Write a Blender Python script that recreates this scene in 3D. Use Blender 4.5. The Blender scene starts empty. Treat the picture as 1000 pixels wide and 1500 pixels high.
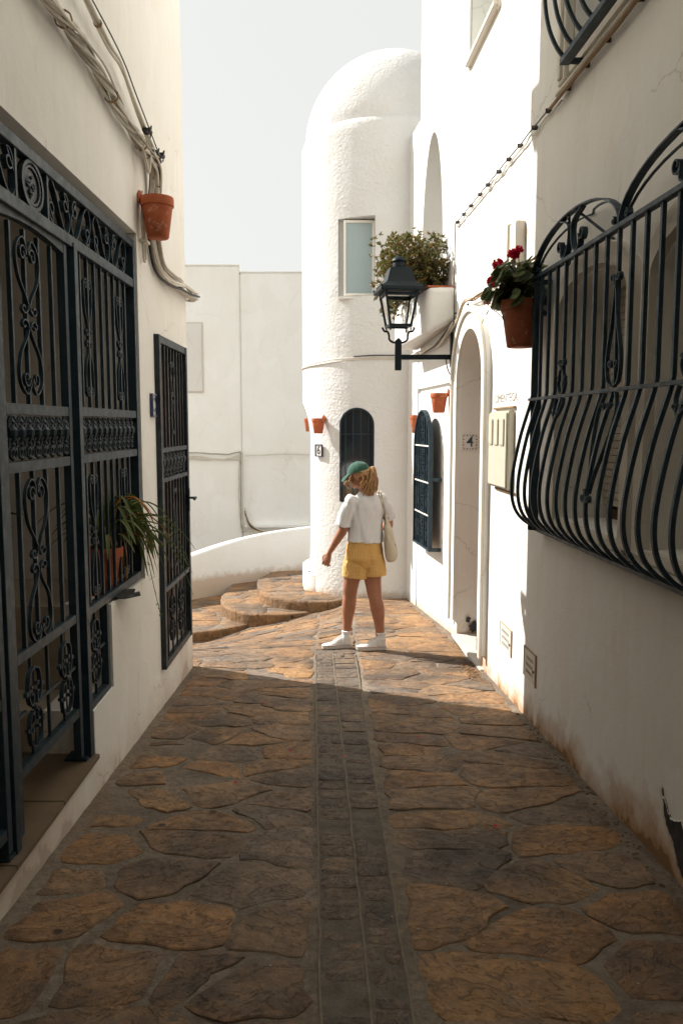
import bpy, bmesh, math, random
from mathutils import Vector, Matrix, noise
random.seed(7)
SC = bpy.context.scene
COL = SC.collection
R = math.radians
PI = math.pi

# ------------------------------------------------------------------ camera, world, sun, exposure
cam_data = bpy.data.cameras.new('camera')
cam = bpy.data.objects.new('camera', cam_data)
COL.objects.link(cam)
cam.location = (0, 0, 1.6)
cam.rotation_euler = (R(90 - 6.098), 0, 0)
cam_data.sensor_fit = 'VERTICAL'
cam_data.sensor_height = 36
cam_data.lens = 36 * 1170 / 1500
cam_data.clip_start = 0.05
cam_data.clip_end = 500
SC.camera = cam

SUN_EL, SUN_AZ = 39.0, math.degrees(math.atan2(-.885, .465))     # azimuth from +Y towards +X
world = bpy.data.worlds.new('World')
SC.world = world
world.use_nodes = True
wn = world.node_tree
wn.nodes.clear()
w_out = wn.nodes.new('ShaderNodeOutputWorld')
w_bg = wn.nodes.new('ShaderNodeBackground')
w_sky = wn.nodes.new('ShaderNodeTexSky')
w_sky.sky_type = 'NISHITA'
w_sky.sun_disc = False
w_sky.sun_elevation = R(SUN_EL)
w_sky.sun_rotation = R(SUN_AZ)
w_sky.air_density = 1.0
w_sky.dust_density = 2.5
w_sky.ozone_density = 1.0
w_hsv = wn.nodes.new('ShaderNodeHueSaturation')
w_hsv.inputs['Saturation'].default_value = 0.30
w_bg.inputs['Strength'].default_value = 0.066
wn.links.new(w_sky.outputs[0], w_hsv.inputs['Color'])
w_mix = wn.nodes.new('ShaderNodeMix')
w_mix.data_type = 'RGBA'
w_mix.inputs[0].default_value = 0.85                 # thin white haze over the whole sky
w_mix.inputs[7].default_value = (6.95, 7.0, 6.8, 1)
wn.links.new(w_hsv.outputs[0], w_mix.inputs[6])
wn.links.new(w_mix.outputs[2], w_bg.inputs['Color'])
wn.links.new(w_bg.outputs[0], w_out.inputs['Surface'])

sun_data = bpy.data.lights.new('sun', 'SUN')
sun_data.energy = 4.8
sun_data.angle = R(0.55)
sun_data.color = (1.0, 0.96, 0.90)
sun = bpy.data.objects.new('sun', sun_data)
COL.objects.link(sun)
ce, se = math.cos(R(SUN_EL)), math.sin(R(SUN_EL))
to_sun = Vector((-.885 * ce, .465 * ce, se)).normalized()
sun.rotation_euler = to_sun.to_track_quat('Z', 'Y').to_euler()
sun.location = (-8, 6, 9)

SC.view_settings.view_transform = 'Standard'
SC.view_settings.look = 'None'
SC.view_settings.exposure = 1.0
SC.view_settings.gamma = 1.0
SC.view_settings.use_curve_mapping = False
SC.cycles.max_bounces = 8
SC.cycles.diffuse_bounces = 6
SC.cycles.use_adaptive_sampling = True

# ------------------------------------------------------------------ mesh helpers
class MB:
    def __init__(s):
        s.v, s.f, s.m = [], [], []
        s.mi = 0
    def add(s, vs, fs):
        b = len(s.v)
        s.v += [tuple(p) for p in vs]
        s.f += [tuple(b + i for i in f) for f in fs]
        s.m += [s.mi] * len(fs)
        return s
    def box(s, x0, x1, y0, y1, z0, z1):
        vs = [(x, y, z) for z in (z0, z1) for y in (y0, y1) for x in (x0, x1)]
        return s.add(vs, [(0, 2, 3, 1), (4, 5, 7, 6), (0, 1, 5, 4), (2, 6, 7, 3), (0, 4, 6, 2), (1, 3, 7, 5)])
    def bevbox(s, x0, x1, y0, y1, z0, z1, b=.004):
        bm = bmesh.new()
        bmesh.ops.create_cube(bm, size=1)
        bmesh.ops.scale(bm, vec=(abs(x1 - x0), abs(y1 - y0), abs(z1 - z0)), verts=bm.verts)
        bmesh.ops.translate(bm, vec=((x0 + x1) / 2, (y0 + y1) / 2, (z0 + z1) / 2), verts=bm.verts)
        bmesh.ops.bevel(bm, geom=bm.edges[:], offset=b, segments=2, affect='EDGES')
        bm.verts.index_update()
        s.add([v.co for v in bm.verts], [[v.index for v in f.verts] for f in bm.faces])
        bm.free()
        return s
    def prism(s, pts, d0, d1, axis='y'):
        """outline pts (a,b) extruded along the given axis"""
        n = len(pts)
        def P(a, b, d):
            return (a, d, b) if axis == 'y' else ((a, b, d) if axis == 'z' else (d, a, b))
        vs = [P(a, b, d0) for a, b in pts] + [P(a, b, d1) for a, b in pts]
        fs = [tuple(range(n))[::-1], tuple(range(n, 2 * n))]
        fs += [(i, (i + 1) % n, n + (i + 1) % n, n + i) for i in range(n)]
        return s.add(vs, fs)
    def sweep(s, pts, sec, up=(0, 0, 1), closed=False, scales=None, caps=True):
        """section (list of (side, up)) carried along pts"""
        P = [Vector(p) for p in pts]
        n, k = len(P), len(sec)
        up = Vector(up)
        vs, fs = [], []
        prev = None
        for i, p in enumerate(P):
            if closed:
                t = P[(i + 1) % n] - P[i - 1]
            else:
                t = P[min(i + 1, n - 1)] - P[max(i - 1, 0)]
            t = t.normalized() if t.length > 1e-9 else Vector((0, 0, 1))
            sd = t.cross(up)
            if sd.length < 1e-3:
                sd = prev if prev else Vector((1, 0, 0)) - t * t.x
            sd.normalize()
            prev = sd
            u = sd.cross(t)
            sc = scales[i] if scales else 1
            for a, b in sec:
                vs.append(p + sd * a * sc + u * b * sc)
        m = n if closed else n - 1
        for i in range(m):
            for j in range(k):
                a, b = i * k + j, i * k + (j + 1) % k
                c, d = ((i + 1) % n) * k + (j + 1) % k, ((i + 1) % n) * k + j
                fs.append((a, b, c, d))
        if not closed and caps:
            fs += [tuple(range(k))[::-1], tuple((n - 1) * k + j for j in range(k))]
        return s.add(vs, fs)
    def tube(s, pts, r, n=8, scales=None, up=(0.013, 0.017, 1), closed=False):
        sec = [(math.cos(2 * PI * j / n) * r, math.sin(2 * PI * j / n) * r) for j in range(n)]
        return s.sweep(pts, sec, up, closed, scales)
    def flat(s, pts, w, t, up=(0, 1, 0)):
        """flat bar: w along 'up', t across"""
        return s.sweep(pts, [(-t / 2, -w / 2), (t / 2, -w / 2), (t / 2, w / 2), (-t / 2, w / 2)], up)
    def lathe(s, prof, n=24, c=(0, 0, 0), a0=0, a1=2 * PI):
        full = abs(a1 - a0 - 2 * PI) < 1e-6
        m = n if full else n + 1
        vs, fs = [], []
        for r, z in prof:
            for j in range(m):
                a = a0 + (a1 - a0) * j / n
                vs.append((c[0] + r * math.cos(a), c[1] + r * math.sin(a), c[2] + z))
        for i in range(len(prof) - 1):
            for j in range(n):
                a, b = i * m + j, i * m + (j + 1) % m
                fs.append((a, b, b + m, a + m))
        if full:
            if prof[0][0] > 1e-5: fs.append(tuple(range(n))[::-1])
            if prof[-1][0] > 1e-5: fs.append(tuple((len(prof) - 1) * n + j for j in range(n)))
        return s.add(vs, fs)
    def ball(s, c, r, n=8, sc=(1, 1, 1)):
        k = max(3, n // 2)
        prof = [(max(1e-6, r * math.sin(PI * i / k)), -r * math.cos(PI * i / k)) for i in range(k + 1)]
        b = len(s.v)
        s.lathe(prof, n, (0, 0, 0))
        s.v[b:] = [(c[0] + x * sc[0], c[1] + y * sc[1], c[2] + z * sc[2]) for x, y, z in s.v[b:]]
        return s
    def mesh(s, name, mats, smooth=False, angle=40):
        me = bpy.data.meshes.new(name)
        me.from_pydata(s.v, [], s.f)
        if not isinstance(mats, (list, tuple)): mats = [mats]
        for m in mats: me.materials.append(m)
        if len(mats) > 1: me.polygons.foreach_set('material_index', s.m)
        bm = bmesh.new(); bm.from_mesh(me)
        bmesh.ops.recalc_face_normals(bm, faces=bm.faces[:])
        if smooth:
            for e in bm.edges:
                e.smooth = not (len(e.link_faces) == 2 and e.calc_face_angle(0) > R(angle))
            for f in bm.faces: f.smooth = True
        bm.to_mesh(me); bm.free()
        return me
    def build(s, name, mats, parent=None, smooth=False, angle=40, loc=None, rot=None):
        return link(name, s.mesh(name, mats, smooth, angle), parent, loc, rot)

def link(name, me, parent=None, loc=None, rot=None, scale=None):
    o = bpy.data.objects.new(name, me)
    COL.objects.link(o)
    if parent: o.parent = parent
    if loc is not None: o.location = loc
    if rot is not None: o.rotation_euler = rot
    if scale is not None: o.scale = scale
    return o

def tag(o, label=None, cat=None, group=None, kind=None):
    if label: o['label'] = label
    if cat: o['category'] = cat
    if group: o['group'] = group
    if kind: o['kind'] = kind
    return o

def thing(name, label, cat, loc=(0, 0, 0), rotz=0, group=None):
    o = bpy.data.objects.new(name, None)
    COL.objects.link(o)
    o.empty_display_size = .1
    o.location = loc
    o.rotation_euler = (0, 0, rotz)
    return tag(o, label, cat, group)

def kids(o): return [c for c in bpy.data.objects if c.parent == o]
def copy_tree(o, parent=None):
    c = o.copy(); COL.objects.link(c); c.parent = parent
    for ch in kids(o): copy_tree(ch, c)
    return c

class Frame:
    """a wall plane: a runs to the viewer's right along the wall, d out of the wall, z up"""
    def __init__(s, x, y, rot):
        s.o, s.rot = Vector((x, y, 0)), rot
        s.X = Vector((math.cos(rot), math.sin(rot), 0))
        s.N = Vector((math.sin(rot), -math.cos(rot), 0))
    def pt(s, a, z, d=0): return s.o + s.X * a + s.N * d + Vector((0, 0, z))
    def a(s, y): return (y - s.o.y) / s.X.y
    def thing(s, name, label, cat, a, z, d=0, group=None):
        return thing(name, label, cat, s.pt(a, z, d), s.rot, group)
FL = Frame(-1.21, 0, R(90))
FR = Frame(1.46, 0, math.atan2(-1, .052))
FA = Frame(1.9956, 0, math.atan2(-1, .1195))

def boolean(o, cutters, op='DIFFERENCE', solver='EXACT'):
    for c in cutters:
        m = o.modifiers.new('b', 'BOOLEAN')
        m.operation = op; m.solver = solver; m.object = c
    bpy.context.view_layer.update()
    dg = bpy.context.evaluated_depsgraph_get()
    me = bpy.data.meshes.new_from_object(o.evaluated_get(dg))
    old = o.data
    o.modifiers.clear()
    o.data = me
    for c in cutters: bpy.data.objects.remove(c, do_unlink=True)
    return o

def arch_outline(w, z0, zs, n=18, rise=None, cx=0):
    """opening outline: width w, bottom z0, springing zs, arch rise"""
    rise = w / 2 if rise is None else rise
    pts = [(cx - w / 2, z0), (cx + w / 2, z0)]
    pts += [(cx + w / 2 * math.cos(PI * i / n), zs + rise * math.sin(PI * i / n)) for i in range(n + 1)]
    return pts

def smoothstep(a, b, x):
    t = max(0, min(1, (x - a) / (b - a)))
    return t * t * (3 - 2 * t)

def catmull(pts, k=6):
    P = [Vector(p) for p in pts]
    out = []
    for i in range(len(P) - 1):
        a, b, c, d = P[max(i - 1, 0)], P[i], P[i + 1], P[min(i + 2, len(P) - 1)]
        for j in range(k):
            t = j / k
            out.append(.5 * ((2 * b) + (c - a) * t + (2 * a - 5 * b + 4 * c - d) * t * t + (3 * b - a - 3 * c + d) * t ** 3))
    out.append(P[-1])
    return out

# ------------------------------------------------------------------ materials
class NT:
    def __init__(s, name):
        s.mat = bpy.data.materials.new(name)
        s.mat.use_nodes = True
        s.t = s.mat.node_tree
        s.b = s.t.nodes['Principled BSDF']
        s.out = s.t.nodes['Material Output']
    def n(s, typ, **kw):
        nd = s.t.nodes.new(typ)
        for k, v in kw.items():
            if k in nd.inputs: nd.inputs[k].default_value = v
            else: setattr(nd, k, v)
        return nd
    def l(s, a, b): s.t.links.new(a, b)
    def coords(s, kind='Object', scale=(1, 1, 1), rot=(0, 0, 0)):
        m = s.n('ShaderNodeMapping')
        m.inputs['Scale'].default_value = scale
        m.inputs['Rotation'].default_value = rot
        if kind == 'Position': s.l(s.n('ShaderNodeNewGeometry').outputs['Position'], m.inputs['Vector'])
        else: s.l(s.n('ShaderNodeTexCoord').outputs[kind], m.inputs['Vector'])
        return m.outputs[0]
    def noise(s, vec, scale=5, detail=4, rough=.55, dist=0, out='Fac'):
        nd = s.n('ShaderNodeTexNoise', Scale=scale, Detail=detail, Roughness=rough, Distortion=dist)
        if vec: s.l(vec, nd.inputs['Vector'])
        return nd.outputs[out]
    def ramp(s, fac, stops, interp='LINEAR'):
        nd = s.n('ShaderNodeValToRGB')
        cr = nd.color_ramp
        cr.interpolation = interp
        while len(cr.elements) < len(stops): cr.elements.new(.5)
        for e, (p, c) in zip(cr.elements, stops):
            e.position = p
            e.color = (c, c, c, 1) if isinstance(c, (int, float)) else (*c, 1)
        s.l(fac, nd.inputs[0])
        return nd.outputs[0]
    def mix(s, fac, a, b, blend='MIX'):
        nd = s.n('ShaderNodeMix', data_type='RGBA', blend_type=blend)
        for k, v in ((0, fac), (6, a), (7, b)):
            sock = nd.inputs[k]
            if isinstance(v, (int, float)): sock.default_value = v if k == 0 else (v, v, v, 1)
            elif isinstance(v, tuple): sock.default_value = (*v, 1)
            else: s.l(v, sock)
        return nd.outputs[2]
    def math(s, op, a, b=0, c=None, clamp=False):
        nd = s.n('ShaderNodeMath', operation=op, use_clamp=clamp)
        for i, v in enumerate((a, b) if c is None else (a, b, c)):
            if isinstance(v, (int, float)): nd.inputs[i].default_value = v
            else: s.l(v, nd.inputs[i])
        return nd.outputs[0]
    def bump(s, h, dist=.01, strength=1, prev=None):
        nd = s.n('ShaderNodeBump', Strength=strength, Distance=dist)
        s.l(h, nd.inputs['Height'])
        if prev: s.l(prev, nd.inputs['Normal'])
        return nd.outputs[0]
    def done(s, color=None, rough=None, normal=None, metal=None, spec=None):
        for k, v in (('Base Color', color), ('Roughness', rough), ('Metallic', metal), ('Specular IOR Level', spec)):
            if v is None: continue
            if isinstance(v, (int, float)): s.b.inputs[k].default_value = v
            elif isinstance(v, tuple): s.b.inputs[k].default_value = (*v, 1)
            else: s.l(v, s.b.inputs[k])
        if normal: s.l(normal, s.b.inputs['Normal'])
        return s.mat

def simple(name, col, rough=.6, spec=.4, var=.12, scale=12, bump=.001, metal=0):
    t = NT(name)
    pos = t.coords('Position')
    n = t.noise(pos, scale, 5, .65)
    c = t.mix(t.ramp(n, [(.3, 0), (.7, 1)]), col, tuple(x * (1 - var) for x in col))
    return t.done(c, rough, t.bump(t.noise(pos, scale * 6, 4), bump, .8), metal, spec)

def plaster(name, col, rough_scale=90, rough_dist=.002, lump=.004, stain=.5, streak=.2, splash=False, crack_amt=.5):
    t = NT(name)
    pos = t.coords('Position')
    big = t.noise(pos, 1.3, 4, .6)
    med = t.noise(pos, 7, 5, .6)
    fine = t.noise(pos, rough_scale, 4, .6)
    c = t.mix(t.ramp(big, [(.35, 0.0), (.7, .55)]), col, tuple(x * y for x, y in zip(col, (.93, .90, .85))))
    # rain streaks: stretched along z
    sv = t.coords('Position', scale=(5, 5, .8))
    st = t.ramp(t.noise(sv, 1.3, 7, .72, .8), [(.50, 0), (.74, 1)])
    c = t.mix(t.math('MULTIPLY', st, streak), c, (.50, .36, .23))
    # rising damp near the paving
    sep = t.n('ShaderNodeSeparateXYZ')
    t.l(t.n('ShaderNodeNewGeometry').outputs['Position'], sep.inputs[0])
    h = t.math('ADD', sep.outputs['Z'], t.math('MULTIPLY', sep.outputs['Y'], .055))
    h = t.math('ADD', h, t.math('MULTIPLY', t.math('SUBTRACT', med, .5), -.32))
    h = t.math('ADD', h, t.math('MULTIPLY', t.math('SUBTRACT', big, .5), -.5))
    damp = t.ramp(h, [(.0, 1), (.10, .55), (.24, 0.0)])
    c = t.mix(t.math('MULTIPLY', damp, stain), c, (.36, .19, .075))
    low = t.ramp(h, [(-.03, 1), (.02, 0)])
    c = t.mix(t.math('MULTIPLY', low, stain * .7), c, (.16, .10, .06))
    if splash:
        v = t.ramp(t.noise(pos, 11, 4, .7), [(.70, 0), (.72, 1)])
        low2 = t.ramp(h, [(.15, 1), (.45, 0)])
        c = t.mix(t.math('MULTIPLY', v, t.math('MULTIPLY', low2, .6)), c, (.12, .10, .09))
    cv = t.n('ShaderNodeTexVoronoi', Scale=1.15, feature='DISTANCE_TO_EDGE')
    wob = t.n('ShaderNodeTexNoise', Scale=3.5, Detail=6, Roughness=.7); t.l(pos, wob.inputs['Vector'])
    t.l(t.mix(.16, pos, wob.outputs['Color']), cv.inputs['Vector'])
    msk = t.ramp(t.noise(pos, 1.7, 3), [(.50, 0), (.56, 1)])
    crk = t.math('MULTIPLY', t.ramp(cv.outputs['Distance'], [(.0, 1), (.0045, 0)]), msk)
    c = t.mix(t.math('MULTIPLY', crk, crack_amt), c, (.33, .27, .20))
    rep = t.ramp(t.noise(t.coords('Position', scale=(1.4, 1.4, .8)), 1.9, 2, .4), [(.60, 0), (.615, 1)])
    c = t.mix(t.math('MULTIPLY', rep, .35), c, tuple(min(.9, x * 1.06) for x in col))
    scuff = t.ramp(t.noise(pos, 38, 5, .8), [(.70, 0), (.76, 1)])
    c = t.mix(t.math('MULTIPLY', scuff, .5), c, (.42, .34, .25))
    nb = t.bump(t.noise(pos, 5, 3, .5), lump * 2.5, .6)
    nb = t.bump(rep, .0012, .6, nb)
    nb = t.bump(crk, -.0015, .8, nb)
    nb = t.bump(med, lump, .7, nb)
    nb = t.bump(fine, rough_dist, 1, nb)
    return t.done(c, .9, nb, spec=.15)

M = {}
M['plaster_left'] = plaster('cream_plaster', (.80, .785, .745), 110, .0012, .003, .35, .12)
M['plaster_right'] = plaster('weathered_plaster', (.76, .745, .705), 140, .0018, .003, 1.0, .15)
M['plaster_smooth'] = plaster('white_plaster', (.72, .715, .69), 60, .001, .002, .1, .03)
M['plaster_far'] = plaster('pale_grey_plaster', (.86, .865, .84), 60, .001, .004, 0, .08, crack_amt=.25)
M['plaster_inner'] = plaster('porch_plaster', (.74, .71, .66), 80, .001, .002, .2, .05)

def stucco(name, col, scale=26, dist=.012):
    t = NT(name)
    pos = t.coords('Position')
    v = t.n('ShaderNodeTexVoronoi', Scale=scale, feature='SMOOTH_F1')
    wv = t.n('ShaderNodeVectorMath', operation='ADD')
    t.l(pos, wv.inputs[0])
    nz = t.n('ShaderNodeTexNoise', Scale=14, Detail=3)
    t.l(pos, nz.inputs['Vector'])
    sc = t.n('ShaderNodeVectorMath', operation='SCALE'); sc.inputs['Scale'].default_value = .09
    t.l(nz.outputs['Color'], sc.inputs[0]); t.l(sc.outputs[0], wv.inputs[1])
    t.l(wv.outputs[0], v.inputs['Vector'])
    h = t.math('ADD', v.outputs['Distance'], t.math('MULTIPLY', t.noise(pos, 45, 5, .6), .8))
    nb = t.bump(t.noise(pos, 3, 3), .02, .6)
    big = t.noise(pos, 2, 4)
    amt = t.ramp(t.noise(pos, .9, 3, .5), [(.38, .35), (.62, 1)])
    h = t.math('MULTIPLY', h, amt)
    nb = t.bump(h, dist, .85, nb)
    c = t.mix(t.ramp(big, [(.4, 0), (.75, .4)]), col, tuple(x * y for x, y in zip(col, (.90, .85, .77))))
    sep = t.n('ShaderNodeSeparateXYZ')
    t.l(t.n('ShaderNodeNewGeometry').outputs['Position'], sep.inputs[0])
    hh = t.math('ADD', sep.outputs['Z'], t.math('MULTIPLY', sep.outputs['Y'], .055))
    hh = t.math('ADD', hh, t.math('MULTIPLY', t.math('SUBTRACT', t.noise(pos, 9), .5), -.2))
    c = t.mix(t.ramp(hh, [(-.02, .6), (.10, 0)]), c, (.34, .20, .09))
    return t.done(c, .92, nb, spec=.1)
M['stucco'] = stucco('rough_white_stucco', (.65, .655, .65), 26, .009)
M['stucco_soft'] = stucco('soft_white_stucco', (.66, .655, .635), 34, .0045)

def stone_mat(name, cols, dark=.5, sc=1.0, grit=.003, relief=1.0, patch=.8):
    t = NT(name)
    pos = t.coords('Position')
    info = t.n('ShaderNodeObjectInfo')
    rnd = info.outputs['Random']
    base = t.ramp(rnd, cols, 'LINEAR')
    cmb = t.n('ShaderNodeCombineXYZ')
    t.l(t.math('MULTIPLY', rnd, 37), cmb.inputs[0])
    rot = t.n('ShaderNodeVectorRotate', rotation_type='Z_AXIS')
    t.l(pos, rot.inputs['Vector']); t.l(t.math('MULTIPLY', t.math('SUBTRACT', rnd, .5), 1.6), rot.inputs['Angle'])
    ad = t.n('ShaderNodeVectorMath', operation='ADD')
    t.l(rot.outputs[0], ad.inputs[0]); t.l(cmb.outputs[0], ad.inputs[1])
    m = t.n('ShaderNodeMapping'); m.inputs['Scale'].default_value = (1.5 * sc, 2.5 * sc, 3)
    t.l(ad.outputs[0], m.inputs['Vector'])
    big = t.noise(m.outputs[0], 3.4, 9, .66, .5)
    st = t.math('MULTIPLY', big, 8)                          # split layers of slate: terraces
    fr = t.math('FRACT', st)
    step = t.math('ADD', t.math('FLOOR', st), t.ramp(fr, [(.0, 0), (.72, .12), (.9, 1)]))
    edge = t.ramp(fr, [(.74, 0), (.84, 1), (.90, 1), (.97, 0)])
    fine = t.noise(ad.outputs[0], 30, 7, .7)
    c = t.mix(t.ramp(big, [(.34, 0), (.60, 1)]), t.mix(.38, base, (.09, .065, .05)), t.mix(.35, base, (.38, .23, .12)))
    c = t.mix(t.ramp(fine, [(.42, .55), (.60, 0)]), c, t.mix(.6, c, (.03, .025, .02)))
    c = t.mix(t.math('MULTIPLY', edge, t.ramp(t.noise(ad.outputs[0], 8, 3), [(.46, 0), (.64, .45)])), c, (.035, .025, .02))
    grime = t.ramp(t.noise(pos, 1.7, 8, .70), [(.42, 0), (.62, 1)])
    c = t.mix(t.math('MULTIPLY', grime, dark), c, (.045, .040, .037))
    c = t.mix(t.math('MULTIPLY', t.ramp(t.noise(pos, 5.5, 7, .72), [(.55, 0), (.63, 1)]), patch * .55), c, (.17, .135, .10))
    sp = t.n('ShaderNodeTexVoronoi', Scale=10); t.l(pos, sp.inputs['Vector'])
    c = t.mix(t.ramp(sp.outputs['Distance'], [(.035, .8), (.055, 0)]), c, (.36, .31, .25))
    sp2 = t.n('ShaderNodeTexVoronoi', Scale=3.1); t.l(pos, sp2.inputs['Vector'])
    c = t.mix(t.ramp(sp2.outputs['Distance'], [(.05, .85), (.075, 0)]), c, (.022, .020, .020))
    nb = t.bump(t.noise(ad.outputs[0], 7, 5), .022 * relief, .7)
    nb = t.bump(step, .006 * relief, .85, nb)
    nb = t.bump(fine, .0075 * relief, .95, nb)
    nb = t.bump(t.noise(pos, 110, 4, .65), grit * .5, .9, nb)
    return t.done(c, t.ramp(t.noise(pos, 14, 3), [(.3, .6), (.7, .85)]), nb, spec=.3)
M['stone'] = stone_mat('brown_flagstone', [(0, (.40, .200, .075)), (.22, (.27, .165, .092)), (.42, (.45, .225, .078)),
                                            (.6, (.20, .160, .125)), (.8, (.45, .240, .088)), (1, (.23, .195, .165))], .78)
M['gutter_stone'] = stone_mat('dark_gutter_stone', [(0, (.14, .118, .098)), (.5, (.19, .145, .105)), (1, (.105, .098, .092))], .7, 2.2, .005, 1.2, .6)
M['riser_stone'] = stone_mat('orange_riser_stone', [(0, (.36, .19, .075)), (.5, (.30, .155, .055)), (1, (.38, .22, .10))], .35, 1.6, .004, 1.6, .3)

def mortar_mat():
    t = NT('grey_brown_mortar')
    pos = t.coords('Position')
    c = t.ramp(t.noise(pos, 3.1, 7, .66), [(.3, (.28, .225, .168)), (.52, (.215, .175, .135)), (.7, (.26, .19, .125))])
    c = t.mix(t.math('MULTIPLY', t.ramp(t.noise(pos, 1.9, 7, .68), [(.44, 0), (.66, 1)]), .5), c, (.065, .056, .050))
    c = t.mix(t.ramp(t.noise(pos, 26, 7, .72), [(.42, .5), (.55, 0)]), c, (.10, .075, .055))
    v = t.n('ShaderNodeTexVoronoi', Scale=21); t.l(pos, v.inputs['Vector'])
    c = t.mix(t.ramp(v.outputs['Distance'], [(.06, .8), (.10, 0)]), c, (.36, .29, .21))
    nb = t.bump(t.noise(pos, 6, 6, .62), .03, .7)
    nb = t.bump(t.noise(pos, 34, 7, .72), .011, .95, nb)
    return t.done(c, .9, nb, spec=.2)
M['mortar'] = mortar_mat()
M['mortar_dark'] = simple('dark_gutter_mortar', (.17, .142, .112), .9, .2, .5, 16, .006)

def iron_mat(name, col, wear=.35, spec=.4):
    t = NT(name)
    pos = t.coords('Position')
    c = t.mix(t.ramp(t.noise(pos, 16, 5, .7), [(.45, 0), (.75, wear)]), col, (.055, .080, .10))
    c = t.mix(t.ramp(t.noise(pos, 7, 6, .75), [(.64, 0), (.74, wear * .7)]), c, (.10, .06, .04))
    nb = t.bump(t.noise(pos, 120, 3), .0008, .8)
    return t.done(c, t.ramp(t.noise(pos, 22, 3), [(.3, .40), (.7, .60)]), nb, spec=spec)
M['iron'] = iron_mat('blue_black_painted_iron', (.008, .024, .036), .25)
M['iron_old'] = iron_mat('faded_black_iron', (.012, .020, .026), .5)
M['lamp_iron'] = iron_mat('lantern_black_iron', (.004, .009, .012), .02, .16)

def terracotta(name, col, chips=.3):
    t = NT(name)
    pos = t.coords('Object')
    c = t.mix(t.ramp(t.noise(pos, 14, 6, .7), [(.35, 0), (.7, 1)]), col, tuple(x * y for x, y in zip(col, (.70, .62, .7))))
    lime = t.ramp(t.noise(pos, 20, 6, .75), [(.58, 0), (.66, 1)])
    c = t.mix(t.math('MULTIPLY', lime, chips), c, (.62, .50, .40))
    return t.done(c, .72, t.bump(t.noise(pos, 60, 4), .0015, .9), spec=.3)
M['terracotta'] = terracotta('orange_terracotta', (.47, .125, .045), .5)
M['terracotta_old'] = terracotta('old_brown_terracotta', (.33, .100, .042), .5)
M['soil'] = simple('dark_soil', (.03, .02, .014), .95, .1)
M['cream_plastic'] = simple('cream_painted_cabinet', (.46, .43, .34), .5, .4, .06)
M['cable_cream'] = simple('cream_cable', (.68, .63, .54), .6, .3, .25, 9)
M['cable_black'] = simple('black_cable', (.03, .028, .026), .5, .4)
M['cable_brown'] = simple('brown_cable', (.30, .19, .10), .7, .2, .3)
M['marble'] = simple('pale_marble_sill', (.62, .60, .55), .35, .5, .2, 6)
M['tile_floor'] = simple('beige_floor_tile', (.17, .12, .075), .45, .4, .35, 5)
M['tile_light'] = simple('light_beige_tile', (.44, .37, .28), .45, .4, .25, 5)
M['wood'] = simple('brown_varnished_wood', (.13, .05, .02), .5, .4, .4, 30)
M['white_paint'] = simple('white_window_paint', (.78, .75, .68), .5, .4, .05)
M['stone_trim'] = plaster('cream_stone_trim', (.64, .60, .53), 120, .0012, .002, .35, .12)
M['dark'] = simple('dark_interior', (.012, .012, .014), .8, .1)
M['dark_cement'] = simple('dark_grey_cement', (.085, .082, .080), .95, .1, .6, 20, .008)

def glass_mat(name, col, rough=.08):
    t = NT(name)
    return t.done(col, rough, t.bump(t.noise(t.coords('Position'), 3, 2), .002, .3), spec=.8)
M['glass_dark'] = glass_mat('dark_reflecting_glass', (.02, .025, .032))
M['glass_frosted'] = glass_mat('frosted_blue_glass', (.30, .38, .40), .35)

def clear_glass():
    t = NT('clear_lantern_glass')
    t.b.inputs['Transmission Weight'].default_value = 1
    t.b.inputs['IOR'].default_value = 1.05
    return t.done((.95, .97, .97), .02)
M['clear'] = clear_glass()

def leaf_mat(name, c0, c1, c2=None, rough=.5):
    t = NT(name)
    g = t.n('ShaderNodeNewGeometry')
    stops = [(0, c0), (1, c1)] if c2 is None else [(0, c0), (.55, c1), (1, c2)]
    c = t.ramp(g.outputs['Random Per Island'], stops)
    t.b.inputs['Transmission Weight'].default_value = 0
    t.b.inputs['Subsurface Weight'].default_value = 0
    m = t.done(c, rough, spec=.4)
    tr = t.n('ShaderNodeBsdfTranslucent'); t.l(c, tr.inputs[0])
    mx = t.n('ShaderNodeMixShader'); mx.inputs[0].default_value = .28
    t.l(t.b.outputs[0], mx.inputs[1]); t.l(tr.outputs[0], mx.inputs[2]); t.l(mx.outputs[0], t.out.inputs['Surface'])
    return m
M['leaf_bush'] = leaf_mat('olive_and_rust_leaves', (.075, .105, .03), (.15, .145, .045), (.28, .15, .045))
M['leaf_geranium'] = leaf_mat('geranium_leaves', (.075, .12, .045), (.13, .18, .07), (.21, .22, .10))
M['petal'] = leaf_mat('crimson_petals', (.80, .02, .09), (.62, .01, .05))
M['leaf_spider'] = leaf_mat('strap_leaves', (.07, .13, .04), (.15, .18, .06), (.26, .23, .09))
M['leaf_dark'] = leaf_mat('dark_glossy_leaves', (.015, .035, .014), (.035, .06, .022))
M['leaf_dry'] = leaf_mat('dry_orange_leaves', (.45, .16, .03), (.50, .26, .06))
M['twig'] = simple('brown_twig', (.10, .06, .035), .8, .2)
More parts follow.
